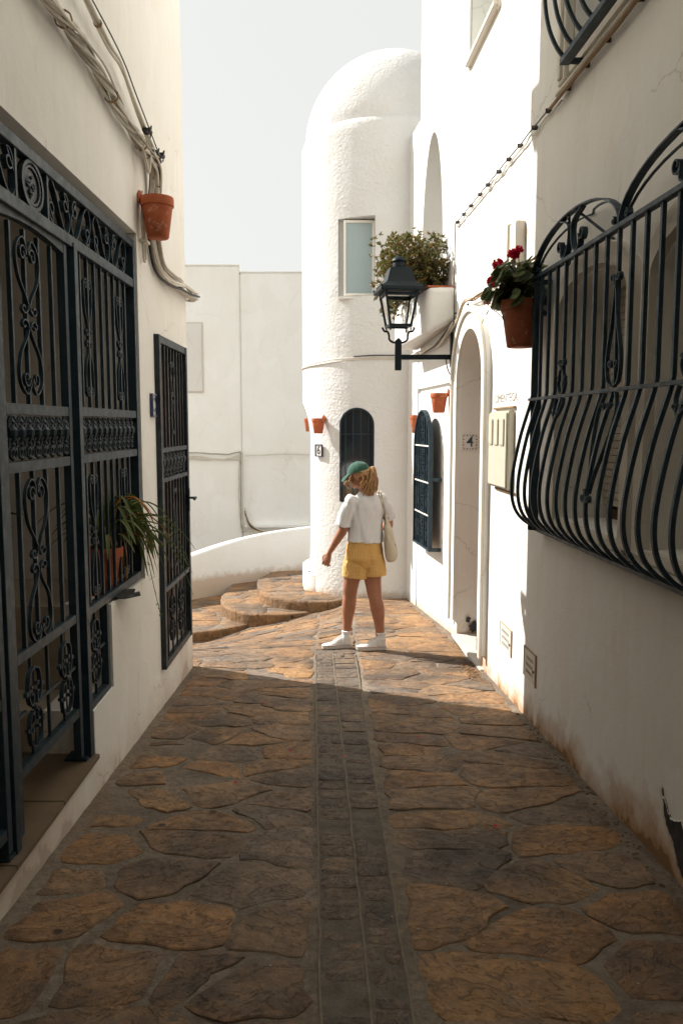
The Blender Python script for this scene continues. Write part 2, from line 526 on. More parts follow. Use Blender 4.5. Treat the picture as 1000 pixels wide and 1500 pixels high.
# ------------------------------------------------------------------ ground, paving, gutter, steps
def hdip(x, y):
    s = smoothstep(6.4, 9.2, y)
    w = max(0, min(1, (.15 - x) / 1.7)) ** .8
    return -.38 * s * w
def gz(x, y):
    yy = max(-14, min(16, y))
    z = -.055 * yy + hdip(x, y)
    return z
def ground():
    m = MB()
    xs = [-60, -20, -6] + [-3.2 + i * .1 for i in range(19)] + [-1.3 + i * .045 for i in range(64)] + [1.6 + i * .2 for i in range(4)] + [6, 20, 60]
    ys = [-60, -20, -9, -4] + [-1 + i * .1 for i in range(18)] + [.8 + i * .045 for i in range(200)] + [9.85 + i * .1 for i in range(42)] + [18, 30, 60, 120, 400]
    vs = []
    for y in ys:
        for x in xs:
            z = gz(x, y) - .0015
            if 0 < y < 13 and -3 < x < 3:
                z += .0035 * noise.noise(Vector((x * 3.1, y * 3.1, 3))) + .0045 * noise.noise(Vector((x * 11, y * 11, 8)))
            vs.append((x, y, z))
    n = len(xs)
    fs = [(j * n + i, j * n + i + 1, (j + 1) * n + i + 1, (j + 1) * n + i) for j in range(len(ys) - 1) for i in range(n - 1)]
    m.add(vs, fs)
    return m.build('street', M['mortar'], None, True, 80)
street = tag(ground(), kind='structure')

def clip(poly, px, py, nx, ny):
    """keep the side where (p - P).n <= 0"""
    out = []
    for i in range(len(poly)):
        a, b = poly[i], poly[(i + 1) % len(poly)]
        da = (a[0] - px) * nx + (a[1] - py) * ny
        db = (b[0] - px) * nx + (b[1] - py) * ny
        if da <= 0: out.append(a)
        if (da < 0 < db) or (db < 0 < da):
            t = da / (da - db)
            out.append((a[0] + (b[0] - a[0]) * t, a[1] + (b[1] - a[1]) * t))
    return out

def cells(seeds, region, gap, ay=1.5):
    """Voronoi cells in a space stretched by ay along y, each cell pulled in by its joint"""
    S = [(x, y * ay) for x, y in seeds]
    res = []
    for i, (sx, sy) in enumerate(S):
        poly = [(x, y * ay) for x, y in region]
        g = gap(seeds[i])
        for j, (tx, ty) in enumerate(S):
            if i == j: continue
            dx, dy = tx - sx, ty - sy
            d = math.hypot(dx, dy)
            if d > 1.7 or d < 1e-6: continue
            nx, ny = dx / d, dy / d
            poly = clip(poly, sx + dx / 2 - nx * g, sy + dy / 2 - ny * g, nx, ny)
            if len(poly) < 3: break
        if len(poly) >= 3: res.append([(x, y / ay) for x, y in poly])
    return res

def area(p): return abs(sum(p[i][0] * p[(i + 1) % len(p)][1] - p[(i + 1) % len(p)][0] * p[i][1] for i in range(len(p)))) / 2

def round_poly(p, n=18, rough=.010, cut=.13):
    q = []
    for i in range(len(p)):
        a, b, c = Vector(p[i - 1]), Vector(p[i]), Vector(p[(i + 1) % len(p)])
        k = cut * random.uniform(.5, 1.3)
        q += [b + (a - b) * k, b + ((a + c) / 2 - b) * k * .45, b + (c - b) * k]
    L = [0]
    for i in range(len(q)): L.append(L[-1] + (q[(i + 1) % len(q)] - q[i]).length)
    out, tot = [], L[-1]
    sd = random.uniform(0, 99)
    cen = sum(q, Vector((0, 0))) / len(q)
    for k in range(n):
        t = tot * k / n
        i = max(j for j in range(len(q)) if L[j] <= t)
        e = (q[(i + 1) % len(q)] - q[i])
        pt = q[i] + e * ((t - L[i]) / max(1e-6, L[i + 1] - L[i]))
        w = rough * (1.5 * noise.noise(Vector((pt.x * 6, pt.y * 6, sd))) + .75 * noise.noise(Vector((pt.x * 22, pt.y * 22, sd))))
        pt = pt + (pt - cen).normalized() * w * 1.6
        out.append(pt)
    return out, cen

def slab_stone(poly, hf, up, mat, parent, name='paving_stone', n=22, rough=.012, cut=.13, deep=.03):
    q, cen = round_poly(poly, n, rough, cut)
    tilt = Vector((random.uniform(-1, 1), random.uniform(-1, 1))) * .012
    u = up * random.uniform(.35, 1.25)
    sd = random.uniform(0, 50)
    def top(p, k=0):
        d = p - cen
        return hf(p.x, p.y) + u + k + tilt.dot(d) + .004 * noise.noise(Vector((p.x * 6, p.y * 6, sd)))
    vs = [(p.x, p.y, hf(p.x, p.y) - deep) for p in q]
    vs += [(p.x, p.y, top(p, -.0035)) for p in q]
    e = .010 / max(.05, math.sqrt(area(poly)))
    q2 = [p + (cen - p) * min(.3, e * 1.2) for p in q]
    vs += [(p.x, p.y, top(p, .0005)) for p in q2]
    q3 = [p + (cen - p) * .45 for p in q]
    vs += [(p.x, p.y, top(p, random.uniform(-.001, .003))) for p in q3]
    vs.append((cen.x, cen.y, top(cen, .001)))
    fs = []
    for r in range(3):
        for i in range(n):
            a, b = r * n + i, r * n + (i + 1) % n
            fs.append((a, b, b + n, a + n))
    fs += [(3 * n + i, 3 * n + (i + 1) % n, 4 * n) for i in range(n)]
    vs = [(x - cen.x, y - cen.y, z) for x, y, z in vs]
    m = MB().add(vs, fs)
    return m.build(name, mat, parent, True, 32, loc=(cen.x, cen.y, 0))

def gl(y): return -.225 + (6.75 - y) / 4.61 * .166 if y > 2.14 else -.059 + (2.14 - y) * .036
def gm(y): return -.075 + (6.75 - y) / 4.61 * .164
def gr(y): return .120 + (6.75 - y) / 4.61 * .087
def xr_wall(y): return 1.46 - .052 * y if y < 7.6 else 1.9956 - .1195 * y

def lay_street():
    rnd = random.Random(21)
    seeds_l, seeds_r = [], []
    y = 1.0
    while y < 9.9:
        st = rnd.uniform(.17, .31) * (1.12 if y < 3.4 else .95)
        for side, seeds in ((0, seeds_l), (1, seeds_r)):
            x0 = (-1.17 if y < 6.3 else -1.95) if side == 0 else gr(min(y, 7)) + .04
            x1 = gl(min(y, 7)) - .05 if side == 0 else xr_wall(y) - .06
            w = rnd.uniform(.24, .42) if side == 0 else rnd.uniform(.30, .56)
            if y > 7: w *= 1.15
            k = max(1, round((x1 - x0) / w))
            for i in range(k):
                seeds.append((x0 + (i + .5) * (x1 - x0) / k + rnd.uniform(-.11, .11), y + rnd.uniform(-.10, .10)))
        y += st
    def gap(s):
        x, y = s
        g = rnd.uniform(.003, .013)
        if x < -.75 and y < 4.6: g += .02 + (rnd.random() < .3) * .03
        if x > .95 and y < 4.8: g += .025
        if x < -.1 and y < 5.2: g += rnd.uniform(0, .010)
        if y > 5: g *= .62
        return g
    Y0, Y1 = .85, 9.9
    reg_l = [(-1.14, Y0), (gl(Y0) - .035, Y0), (gl(6.9) - .03, 6.9), (-.27, 9.9), (-2.2, 9.9), (-2.2, 6.6), (-1.16, 6.3)]
    ys = [Y0, 4, 7.6, 9.8]
    reg_r = [(gr(Y0) + .05, Y0), (xr_wall(Y0) - .10, Y0), (xr_wall(7) - .03, 7), (xr_wall(9.8) - .03, 9.8), (gr(6.9) + .0, 9.8), (gr(6.9) + .035, 6.9)]
    for reg, seeds in ((reg_l, seeds_l), (reg_r, seeds_r)):
        for c in cells(seeds, reg, gap):
            if area(c) < .012: continue
            cx = sum(p[0] for p in c) / len(c); cy = sum(p[1] for p in c) / len(c)
            if cy > 8.6 and cx < -.3 and (cx + .55) ** 2 + (cy - 11.1) ** 2 < 1.45 ** 2: continue
            if cx < -.7 and cy < 4.6 and rnd.random() < .22: continue
            if cx > 1.05 and cy < 4.6 and rnd.random() < .35: continue
            slab_stone(c, gz, .0045 if cy < 6 else .006, M['stone'], street, rough=.016)
    # strip where the gutter runs out
    seeds = [(-.2 + rnd.uniform(-.03, .03) + (i % 2) * .24, 7.15 + i * .16) for i in range(15)]
    reg = [(gl(6.9), 7.0), (gr(6.9), 7.0), (gr(6.9) - .02, 9.5), (-.25, 9.5)]
    for c in cells(seeds, reg, lambda s: .008):
        if area(c) > .006: slab_stone(c, gz, .009, M['stone'], street)
lay_street()

gutter = tag(MB().add([(gl(y) - .0, y, gz(0, y) + .0055) for y in (.8, 2.14, 4, 6, 6.95)] + [(gr(y), y, gz(0, y) + .0055) for y in (.8, 2.14, 4, 6, 6.95)],
                      [(i, i + 5, i + 6, i + 1) for i in range(4)]).build('gutter', M['mortar_dark']), kind='structure')
def lay_gutter():
    rnd = random.Random(5)
    for f0, f1 in ((gl, gm), (gm, gr)):
        y = .95
        while y < 6.95:
            h = rnd.uniform(.045, .17)
            a, b = f0(y) + .007, f1(y) - .006
            mid = None
            if rnd.random() < .18: mid = rnd.uniform(.35, .65)
            parts = [(a, b)] if mid is None else [(a, a + (b - a) * mid - .004), (a + (b - a) * mid + .004, b)]
            for p, q in parts:
                j = lambda: rnd.uniform(-.006, .006)
                g = .0015
                poly = [(p + j(), y + g + j()), (q + j(), y + g + j()), (q + j(), y + h - g + j()), (p + j(), y + h - g + j())]
                slab_stone(poly, gz, .0085, M['gutter_stone'], gutter, 'gutter_stone', 12, .004, .15)
            y += h
    for f in (gl, gm, gr):                              # pale pointing lines between the strips
        pts = []
        y = .9
        while y < 6.9:
            pts.append((f(y) + rnd.uniform(-.004, .004), y, gz(0, y) + .0065 + rnd.uniform(-.002, .002))); y += .12
        MB().flat(pts, .007, .007, up=(0, 0, 1)).build('joint_line', M['joint'], gutter)
M['joint'] = simple('sandy_pointing', (.25, .20, .15), .9, .1, .4, 20, .004)
lay_gutter()

# fan of three stone steps
def arc_step(front, h, back, name_i):
    pts = catmull([(x, y, 0) for x, y in front], 8)
    pts = [(p.x + .012 * noise.noise(Vector((p.x * 6, p.y * 6, h))), p.y + .018 * noise.noise(Vector((p.x * 5, p.y * 5, h + 4)))) for p in pts]
    m = MB()
    n = len(pts)
    top = [(x, y, -.055 * y + h) for x, y in pts]
    lip = [(x, y + .012, -.055 * y + h + .001) for x, y in pts]
    low = [(x, y + .012, -.055 * y + h - .55) for x, y in pts]
    mid = [(x, y - .003, -.055 * y + h - .02) for x, y in pts]
    m.add(low + mid + top + [(x, y + .02, -.055 * (y + .02) + h) for x, y in pts] + [(x, y, -.055 * y + h) for x, y in back], [])
    for r in range(3):
        m.add([], [])
        for i in range(n - 1):
            m.f.append((r * n + i, r * n + i + 1, (r + 1) * n + i + 1, (r + 1) * n + i)); m.m.append(1 if r < 1 else 0)
    m.f.append(tuple(range(3 * n, 4 * n)) + tuple(4 * n + len(back) - 1 - i for i in range(len(back)))); m.m.append(0)
    o = m.build('stone_step', [M['mortar'], M['riser_stone']], None, True, 50)
    tag(o, kind='structure')
    return o, pts
S3 = [(-1.12, 12.2), (-1.22, 11.5), (-1.12, 10.69), (-.98, 10.10), (-.72, 9.77), (-.46, 9.62), (-.2, 9.58), (.05, 9.72), (.3, 9.9)]
S2 = [(-1.66, 12.0), (-1.64, 10.83), (-1.54, 10.2), (-1.41, 9.8), (-1.16, 9.5), (-.90, 9.41), (-.58, 9.44), (-.30, 9.66), (0, 9.9)]
S1 = [(-2.5, 9.0), (-2.1, 8.90), (-1.72, 8.97), (-1.5, 9.08), (-1.27, 9.3), (-1.02, 9.62), (-.7, 9.9)]
steps = []
for F_, h_, bk in ((S1, -.26, [(-2.6, 12.2), (-.4, 12.2)]), (S2, -.126, [(-1.66, 12.7), (.4, 12.9)]), (S3, 0.0, [(-1.1, 12.9), (.5, 13.0)])):
    steps.append(arc_step(F_, h_, bk, 0))
def step_paving():
    rnd = random.Random(3)
    spec = [(steps[0], -.26, 8.95, 11.6, -2.3, -1.0), (steps[1], -.126, 9.45, 12.3, -1.6, -.5), (steps[2], 0.0, 9.65, 12.6, -1.15, .2)]
    for (o, pts), h, y0, y1, x0, x1 in spec:
        seeds = []
        y = y0
        while y < y1:
            x = x0 + rnd.uniform(0, .2)
            while x < x1:
                seeds.append((x + rnd.uniform(-.05, .05), y + rnd.uniform(-.06, .06))); x += rnd.uniform(.32, .48)
            y += .3
        front = [p for p in pts if True]
        hull = front
        for c in cells(seeds, [(x0 - .2, y0 - .3), (x1 + .3, y0 - .3), (x1 + .3, y1), (x0 - .2, y1)], lambda s: rnd.uniform(.006, .012)):
            # keep stones behind the nosing: clip with each front segment
            poly = c
            for i in range(0, len(front) - 1, 3):
                a, b = front[i], front[min(i + 3, len(front) - 1)]
                nx, ny = (b[1] - a[1]), -(b[0] - a[0])
                d = math.hypot(nx, ny)
                if d < 1e-6: continue
                nx, ny = nx / d, ny / d
                poly = clip(poly, a[0] - nx * .015, a[1] - ny * .015, nx, ny)
                if len(poly) < 3: break
            if len(poly) < 3 or area(poly) < .012: continue
            slab_stone(poly, lambda x, y: -.055 * y + h, .006, M['stone'], o, rough=.006, n=14)
        # riser blocks along the nosing
        acc, last = 0, front[0]
        i = 0
        while i < len(front) - 3:
            k = rnd.randint(6, 11)
            seg = front[i:i + k + 1]
            if len(seg) < 2: break
            a = seg[0]; b = seg[-1]
            if a[1] < 11.3:
                m = MB(); vs = []
                cols = len(seg)
                for q_ in range(cols):
                    p0 = Vector(seg[max(q_ - 1, 0)]); p1 = Vector(seg[min(q_ + 1, cols - 1)])
                    d = (p1 - p0).normalized(); nrm = Vector((d.y, -d.x))
                    p = Vector(seg[q_]) + d * (.005 if q_ == 0 else (-.005 if q_ == cols - 1 else 0))
                    for hh, off in ((-.20, .004), (-.13, .010), (-.075, .006), (-.03, .012), (-.005, .008), (.004, -.004), (.005, -.06)):
                        w = .007 * noise.noise(Vector((p.x * 14, p.y * 14, hh * 40)))
                        pp = p + nrm * (off + w)
                        vs.append((pp.x, pp.y, -.055 * pp.y + h + hh + .004 * noise.noise(Vector((p.x * 9, p.y * 9, 7)))))
                fs = [(c_ * 7 + r_, (c_ + 1) * 7 + r_, (c_ + 1) * 7 + r_ + 1, c_ * 7 + r_ + 1) for c_ in range(cols - 1) for r_ in range(6)]
                fs += [tuple(range(7)), tuple(range((cols - 1) * 7, cols * 7))]
                m.add(vs, fs).build('riser_stone', M['riser_stone'], o, True, 60)
            i += k
step_paving()
# ------------------------------------------------------------------ buildings
def cutter(pts, d0, d1, fr, name='cut'):
    o = MB().prism(pts, d0, d1).build(name, M['dark'])
    o.location = fr.o; o.rotation_euler = (0, 0, fr.rot)
    return o
def ring_arch(m, wi, wo, z0, zs, ri, ro, d0, d1, cx=0, n=22):
    a = [(cx - wi / 2, z0)] + [(cx - wi / 2 * math.cos(PI * i / n), zs + ri * math.sin(PI * i / n)) for i in range(n + 1)] + [(cx + wi / 2, z0)]
    b = [(cx - wo / 2, z0)] + [(cx - wo / 2 * math.cos(PI * i / n), zs + ro * math.sin(PI * i / n)) for i in range(n + 1)] + [(cx + wo / 2, z0)]
    k = len(a)
    vs = [(x, d, z) for d in (d0, d1) for L in (a, b) for x, z in L]
    fs = []
    for i in range(k - 1):
        fs += [(i, i + 1, k + i + 1, k + i), (2 * k + i, 3 * k + i, 3 * k + i + 1, 2 * k + i + 1),
               (i, 2 * k + i, 2 * k + i + 1, i + 1), (k + i, k + i + 1, 3 * k + i + 1, 3 * k + i)]
    fs += [(0, k, 3 * k, 2 * k), (k - 1, 3 * k - 1, 4 * k - 1, 2 * k - 1)]
    return m.add(vs, fs)
def beveled(o, w=.015, seg=3):
    md = o.modifiers.new('bev', 'BEVEL'); md.width = w; md.segments = seg; md.limit_method = 'ANGLE'; md.angle_limit = R(40)
    return o
def smooth_by_angle(o, a=35):
    bm = bmesh.new(); bm.from_mesh(o.data)
    for e in bm.edges: e.smooth = not (len(e.link_faces) == 2 and e.calc_face_angle(0) > R(a))
    for f in bm.faces: f.smooth = True
    bm.to_mesh(o.data); bm.free()

# left house with the porch opening
lh = FL.thing('white_house', 'cream rendered house on the left with a barred porch opening and a narrow barred door', 'house', 0, 0)
wl = MB().bevbox(-3.9, 6.37, 0, .25, -1.5, 7.0, .02).build('wall', M['plaster_left'])
wl.location = FL.o; wl.rotation_euler = (0, 0, FL.rot)
open_pts = [(.9, -.03), (3.785, -.03), (3.785, .215), (4.13, .225), (4.13, .67), (4.86, .67), (4.86, 2.735), (.9, 2.735)]
door2 = [(5.255, -.03), (6.165, -.03), (6.165, 2.2), (5.255, 2.2)]
boolean(wl, [cutter(open_pts, -.2, .5, FL), cutter(door2, -.2, .5, FL)])
wl.parent = lh; wl.location = (0, 0, 0); wl.rotation_euler = (0, 0, 0)
MB().box(6.12, 6.365, .252, 7, -1.5, 6.99).build('end_wall', M['plaster_left'], lh)
MB().box(-3.9, 3.2, .0, 5, 7.152, 10.2).build('added_storey', M['plaster_left'], lh)  # unseen storey added to narrow the sky over the near lane
MB().box(-3.9, 6.42, -.05, 7, 7.002, 7.15).build('roof', M['plaster_left'], lh)
MB().box(6.2, 6.5, -.03, .16, 5.62, 5.86).build('shadow_notch_block', M['plaster_left'], lh)  # unseen block added at the corner to cast the notch in the shadow edge
MB().box(.6, 5.05, 1.25, 1.35, .0, 3.0).build('porch_back_wall', M['plaster_inner'], lh)
MB().box(4.92, 5.05, .252, 1.248, .0, 3.0).build('porch_side_wall', M['plaster_inner'], lh)
MB().box(.6, .75, .252, 1.248, .0, 3.0).build('porch_side_wall', M['plaster_inner'], lh)
MB().box(.6, 5.05, .252, 1.35, 3.002, 3.1).build('porch_ceiling', M['plaster_inner'], lh)
rt = random.Random(4)
for i in range(6):                                     # tile floor and the marble lip along the lane
    a0 = .75 + i * .506
    MB().bevbox(a0 + .002, a0 + .504, -.022, .60, -.025, -.001 + rt.uniform(0, .002), .003).build('floor_tile', M['tile_floor'], lh)
    MB().bevbox(a0 + .002, a0 + .504, .605, 1.24, -.025, -.001, .003).build('floor_tile', M['tile_floor'], lh)
MB().bevbox(3.79, 4.12, .03, .855, .0, .212, .006).build('porch_step', M['tile_light'], lh)
MB().bevbox(4.132, 4.915, .02, 1.24, .0, .655, .006).build('porch_ledge', M['tile_light'], lh)
MB().bevbox(.76, 4.13, .86, 1.245, .0, .655, .006).build('porch_bench', M['tile_light'], lh)
for s in ((.76, 2.2), (2.2, 3.3), (3.3, 4.13)):
    MB().bevbox(s[0] + .003, s[1] - .003, .83, 1.245, .657, .685, .004).build('bench_slab', M['tile_light'], lh)
# plain dark wood door behind the narrow gate
dr = MB().box(5.26, 6.16, .14, .18, -.028, 2.195).build('door', M['wood'], lh)
for i in range(4):
    MB().bevbox(5.31 + i * .215, 5.50 + i * .215, .122, .14, .08, 2.1, .006).build('panel', M['wood'], dr)

# right house
rh = FR.thing('white_house', 'white rendered house number four on the right with barred belly windows and an arched doorway', 'house', 0, 0)
A_ = FR.a
wr = MB().bevbox(A_(7.6), 3.9, 0, .35, -1.5, 7.6, .012).build('wall', M['plaster_right'])
wr.location = FR.o; wr.rotation_euler = (0, 0, FR.rot)
def win_pts(y0, y1, z0, zs, rise): return arch_outline(abs(y1 - y0), z0, zs, 16, rise, A_((y0 + y1) / 2))
W1, W2 = (3.56, 4.46), (2.40, 3.30)
cs = [cutter(win_pts(*W1, 1.09, 2.20, .16), -.3, .6, FR), cutter(win_pts(*W2, 1.09, 2.20, .16), -.3, .6, FR),
      cutter([(A_(4.44), 3.50), (A_(3.5), 3.50), (A_(3.5), 4.9), (A_(4.44), 4.9)], -.3, .6, FR),
      cutter([(A_(7.08), 4.66), (A_(6.15), 4.66), (A_(6.15), 5.9), (A_(7.08), 5.9)], -.3, .6, FR),
      cutter(arch_outline(1.0, -.42, 1.98, 22, .43, A_(6.83)), -.3, .6, FR)]
boolean(wr, cs)
smooth_by_angle(wr, 30)
wr.parent = rh; wr.location = (0, 0, 0); wr.rotation_euler = (0, 0, 0)
MB().box(A_(7.6), 3.9, -.04, 6, 7.602, 7.75).build('roof', M['plaster_right'], rh)
MB().box(A_(3.2), 3.9, .0, 5, 7.752, 10.2).build('added_storey', M['plaster_right'], rh)  # unseen storey, added on this side too to dim the near paving
MB().box(A_(7.6), 3.9, .75, .85, -1, 7.6).build('inner_wall', M['plaster_inner'], rh)

def lower_window(y0, y1, near):
    c, w = A_((y0 + y1) / 2), y1 - y0
    m = MB(); ring_arch(m, w + .03, w + .19, 1.06, 2.20, .175, .28, -.045, .0, c)
    wd = m.build('window_surround', M['stone_trim'], rh, True, 40)
    MB().bevbox(c - w / 2 - .05, c + w / 2 + .05, -.035, .24, 1.035, 1.088, .006).build('sill', M['stone_trim'], wd)
    MB().bevbox(c - w / 2 - .07, c + w / 2 + .07, -.055, -.004, 1.0, 1.032, .006).build('sill_lip', M['marble'], wd)
    fr = MB()
    for a, b in ((c - w / 2 + .002, c - w / 2 + .06), (c - .03, c + .03), (c + w / 2 - .06, c + w / 2 - .002)):
        fr.bevbox(a, b, .27, .33, 1.09, 2.37, .004)
    fr.bevbox(c - w / 2, c + w / 2, .272, .328, 1.09, 1.15, .004); fr.bevbox(c - w / 2, c + w / 2, .272, .328, 2.15, 2.21, .004)
    f = fr.build('window_frame', M['wood'], rh)
    MB().box(c - w / 2, c + w / 2, .30, .306, 1.1, 2.36).build('pane', M['glass_dark'], f)
    z = 1.17
    for k in range(30):                                     # roller shutter slats
        MB().bevbox(c - w / 2 + .005, c + w / 2 - .005, .235, .252, z, z + .036, .003).build('slat', M['shutter'], f)
        z += .0395
M['shutter'] = simple('pale_shutter_slat', (.50, .45, .37), .6, .3, .1)
lower_window(*W1, False); lower_window(*W2, True)

# upper windows of the right house
c = A_(3.97)
for a0, a1, z0, z1 in ((c - .60, c - .485, 3.43, 5.0), (c + .485, c + .60, 3.43, 5.0)):
    m = MB()
    m.bevbox(a0, a1, -.05, -.001, z0, z1, .006)
    m.bevbox(a0 + .035, a1 - .035, -.066, -.049, z0 + .02, z1 - .004, .004)
    up = m.build('window_surround', M['stone_trim'], rh, True, 30)
MB().bevbox(c - .48, c + .48, -.03, .2, 3.455, 3.498, .004).build('sill', M['stone_trim'], up)
f = MB().bevbox(c - .468, c - .40, .2, .25, 3.5, 4.9, .004).bevbox(c + .40, c + .468, .2, .25, 3.5, 4.9, .004).bevbox(c - .40, c + .40, .2, .25, 3.5, 3.56, .004).build('window_frame', M['white_paint'], rh)
MB().box(c - .4, c + .4, .222, .228, 3.56, 4.9).build('pane', M['glass_frosted'], f)
c = A_(6.615)
up = MB().bevbox(c - .53, c - .475, -.02, -.001, 4.60, 6, .005).build('window_surround', M['white_paint'], rh)
MB().bevbox(c + .475, c + .53, -.02, -.001, 4.60, 6, .005).build('window_surround', M['white_paint'], rh)
MB().bevbox(c - .50, c + .52, -.05, .15, 4.615, 4.658, .006).build('sill', M['stone_trim'], up)
f = MB().bevbox(c - .463, c - .40, .2, .24, 4.66, 5.9, .004).bevbox(c + .40, c + .463, .2, .24, 4.66, 5.9, .004).bevbox(c - .4, c + .4, .2, .24, 4.66, 4.72, .004).build('window_frame', M['white_paint'], rh)
MB().box(c - .4, c + .4, .218, .223, 4.72, 5.9).build('pane', M['glass_frosted'], f)

# arched doorway
c = A_(6.83)
m = MB(); ring_arch(m, 1.012, 1.38, -.20, 1.98, .437, .62, -.040, .0, c)
dm = m.build('door_surround', M['plaster_smooth'], rh, True, 40)
m = MB(); ring_arch(m, 1.275, 1.38, -.22, 1.98, .575, .62, -.062, -.042, c); m.build('surround_edge', M['stone_trim'], dm, True, 40)
MB().bevbox(c - .52, c + .62, -.035, .34, -.375, -.33, .006).build('door_step', M['marble'], rh)
MB().bevbox(c - .50, c + .60, -.012, .2, -.55, -.377, .01).build('step_riser', M['mortar'], rh)
d = MB().box(c - .48, c + .48, .36, .41, -.33, 2.5).build('door', M['wood'], rh)
for i in (0, 1):
    for j in (0, 1, 2):
        MB().bevbox(c - .40 + i * .42, c - .02 + i * .42, .345, .36, -.2 + j * .75, .45 + j * .75, .01).build('panel', M['wood'], d)
MB().ball((c - .40, .33, .75), .028, 10).build('handle', M['iron'], d)
# eroded paint patches low on the far jamb
def patch(parent, cx, cz, r, y, mat, name='peeled_patch', seed=0, sx=1, axis='y', n=26):
    pts = []
    for i in range(n):
        a = 2 * PI * i / n
        k = r * (1 + .55 * noise.noise(Vector((math.cos(a) * 1.7, math.sin(a) * 1.7, seed))) + .35 * noise.noise(Vector((math.cos(a) * 5, math.sin(a) * 5, seed))))
        pts.append((cx + k * sx * math.cos(a), cz + k * math.sin(a)))
    m = MB()
    if axis == 'y': m.prism(pts, y - .004, y + .004)
    else: m.prism(pts, y - .004, y + .004, axis='x')
    return m.build(name, mat, parent)
for k, (yy, zz, r_) in enumerate(((.16, -.26, .045), (.10, -.19, .025), (.22, -.22, .03))):
    patch(rh, yy, zz, r_, c - .475, M['dark_cement'], seed=k * 3.3, axis='x')
# peeled corner of plaster beside the camera
def peeled():
    base = [(3.11, .155), (3.085, .10), (3.075, .05), (3.03, .0), (2.985, -.03), (2.95, -.085), (2.88, -.125), (2.78, -.11), (2.70, -.05), (2.72, .03), (2.80, .06), (2.87, .055), (2.93, .09), (2.99, .06), (3.04, .075), (3.075, .12)]
    P = catmull([(A_(y), z, 0) for y, z in base + base[:1]], 8)[:-1]
    out = [(p.x + .010 * noise.noise(Vector((p.x * 45, p.y * 45, 0))) + .006 * noise.noise(Vector((p.x * 120, p.y * 120, 3))), p.y + .010 * noise.noise(Vector((p.x * 45, p.y * 45, 5))) + .006 * noise.noise(Vector((p.x * 120, p.y * 120, 9)))) for p in P]
    return out
pp = peeled()
MB().prism(pp, -.0015, .003).build('peeled_patch', M['dark_cement'], rh)
cx_, cz_ = sum(p[0] for p in pp) / len(pp), sum(p[1] for p in pp) / len(pp)
m = MB(); n = len(pp)                                # raised broken rim of the paint layer
vs = []
for i, (x, z) in enumerate(pp):
    d = Vector((x - cx_, z - cz_)).normalized()
    w = .007 + .006 * noise.noise(Vector((x * 60, z * 60, 2)))
    vs += [(x - d.x * .001, -.006, z - d.y * .001), (x + d.x * w, -.002, z + d.y * w)]
m.add(vs, [(2 * i, 2 * i + 1, (2 * i + 3) % (2 * n), (2 * i + 2) % (2 * n)) for i in range(n)])
m.build('flaking_rim', M['plaster_right'], rh, True)

# rough house with terrace arch, behind number four
ah = FA.thing('white_house', 'rough stuccoed white house behind the lantern with a tall terrace arch over a balcony planter', 'house', 0, 0)
B_ = FA.a
wa = MB().bevbox(B_(9.34), B_(7.62), 0, .6, 2.0, 8.2, .03).build('wall', M['stucco_soft'])
wa.location = FA.o; wa.rotation_euler = (0, 0, FA.rot)
boolean(wa, [cutter(arch_outline(.95, 2.75, 3.35, 26, 1.30, B_(8.71)), -.3, .55, FA)])
smooth_by_angle(wa, 35)
wa.parent = ah; wa.location = (0, 0, 0); wa.rotation_euler = (0, 0, 0)
MB().bevbox(B_(9.95), B_(7.62), .004, .6, -1.5, 1.998, .02).build('lower_wall', M['stucco_soft'], ah, True)
MB().bevbox(B_(9.95), B_(9.25), -.006, .5, -1.4, 5.05, .06).build('pilaster', M['stucco_soft'], ah, True, 60)
MB().box(B_(7.60), B_(7.62) + .05, .01, .62, -1.5, 8.1).build('joint_wall', M['plaster_smooth'], ah)
# balcony planter, a soft adobe box
m = MB()
a0, a1 = B_(9.25), B_(7.68)
vs = [(a0, -.30, 2.46), (a1, -.28, 2.46), (a1 + .10, 0, 2.60), (a0, 0, 2.46), (a0, -.30, 2.90), (a1, -.28, 2.90), (a1 + .06, 0, 2.90), (a0, 0, 2.90)]
m.add(vs, [(0, 3, 2, 1), (4, 5, 6, 7), (0, 1, 5, 4), (1, 2, 6, 5), (2, 3, 7, 6), (3, 0, 4, 7)])
pl = m.build('balcony_planter', M['stucco_soft'], ah, True, 30)
beveled(pl, .05, 4)
MB().box(a0 + .1, a1 - .06, -.22, -.04, 2.893, 2.915).build('soil', M['soil'], pl)
n_t = 8
for i in range(n_t):                                  # terracotta edging tiles on the planter
    aa = a1 - .02 - i * .075
    MB().bevbox(aa - .06, aa, -.27, -.02, 2.902, 2.918, .004).build('edging_tile', M['terracotta'], pl)
MB().box(B_(8.18), B_(7.9), .30, .55, 3.1, 3.4).build('terrace_shade', M['iron'], ah)

# round tower
TX, TY, TR = .68, 11.06, 1.21
th = thing('round_tower', 'white stuccoed round tower house with a domed top and number six', 'tower', (TX, TY, 0))
m = MB()
N_ = 96
prof = [(TR + .02, -1.3), (TR + .012, -.3), (TR, 0), (TR, 2.0), (TR - .005, 5.12), (TR - .01, 5.20), (TR - .035, 5.26), (TR - .07, 5.285)]
rd = TR - .055
prof += [(rd * math.cos(PI / 2 * i / 16), 5.27 + rd * 1.0 * math.sin(PI / 2 * i / 16)) for i in range(1, 17)]
prof[-1] = (1e-5, prof[-1][1])
m.lathe(prof, N_)
tw = m.build('wall', M['stucco'], None, True, 60)
tw.location = (TX, TY, 0)
FT = Frame(TX, TY, 0)
cw = cutter(arch_outline(.43, .66, 1.62, 20, .215, -.49), -1.8, -.92, FT)
cw2 = cutter([(-.72, 3.18), (-.275, 3.18), (-.275, 4.12), (-.72, 4.12)], -1.8, -.92, FT)
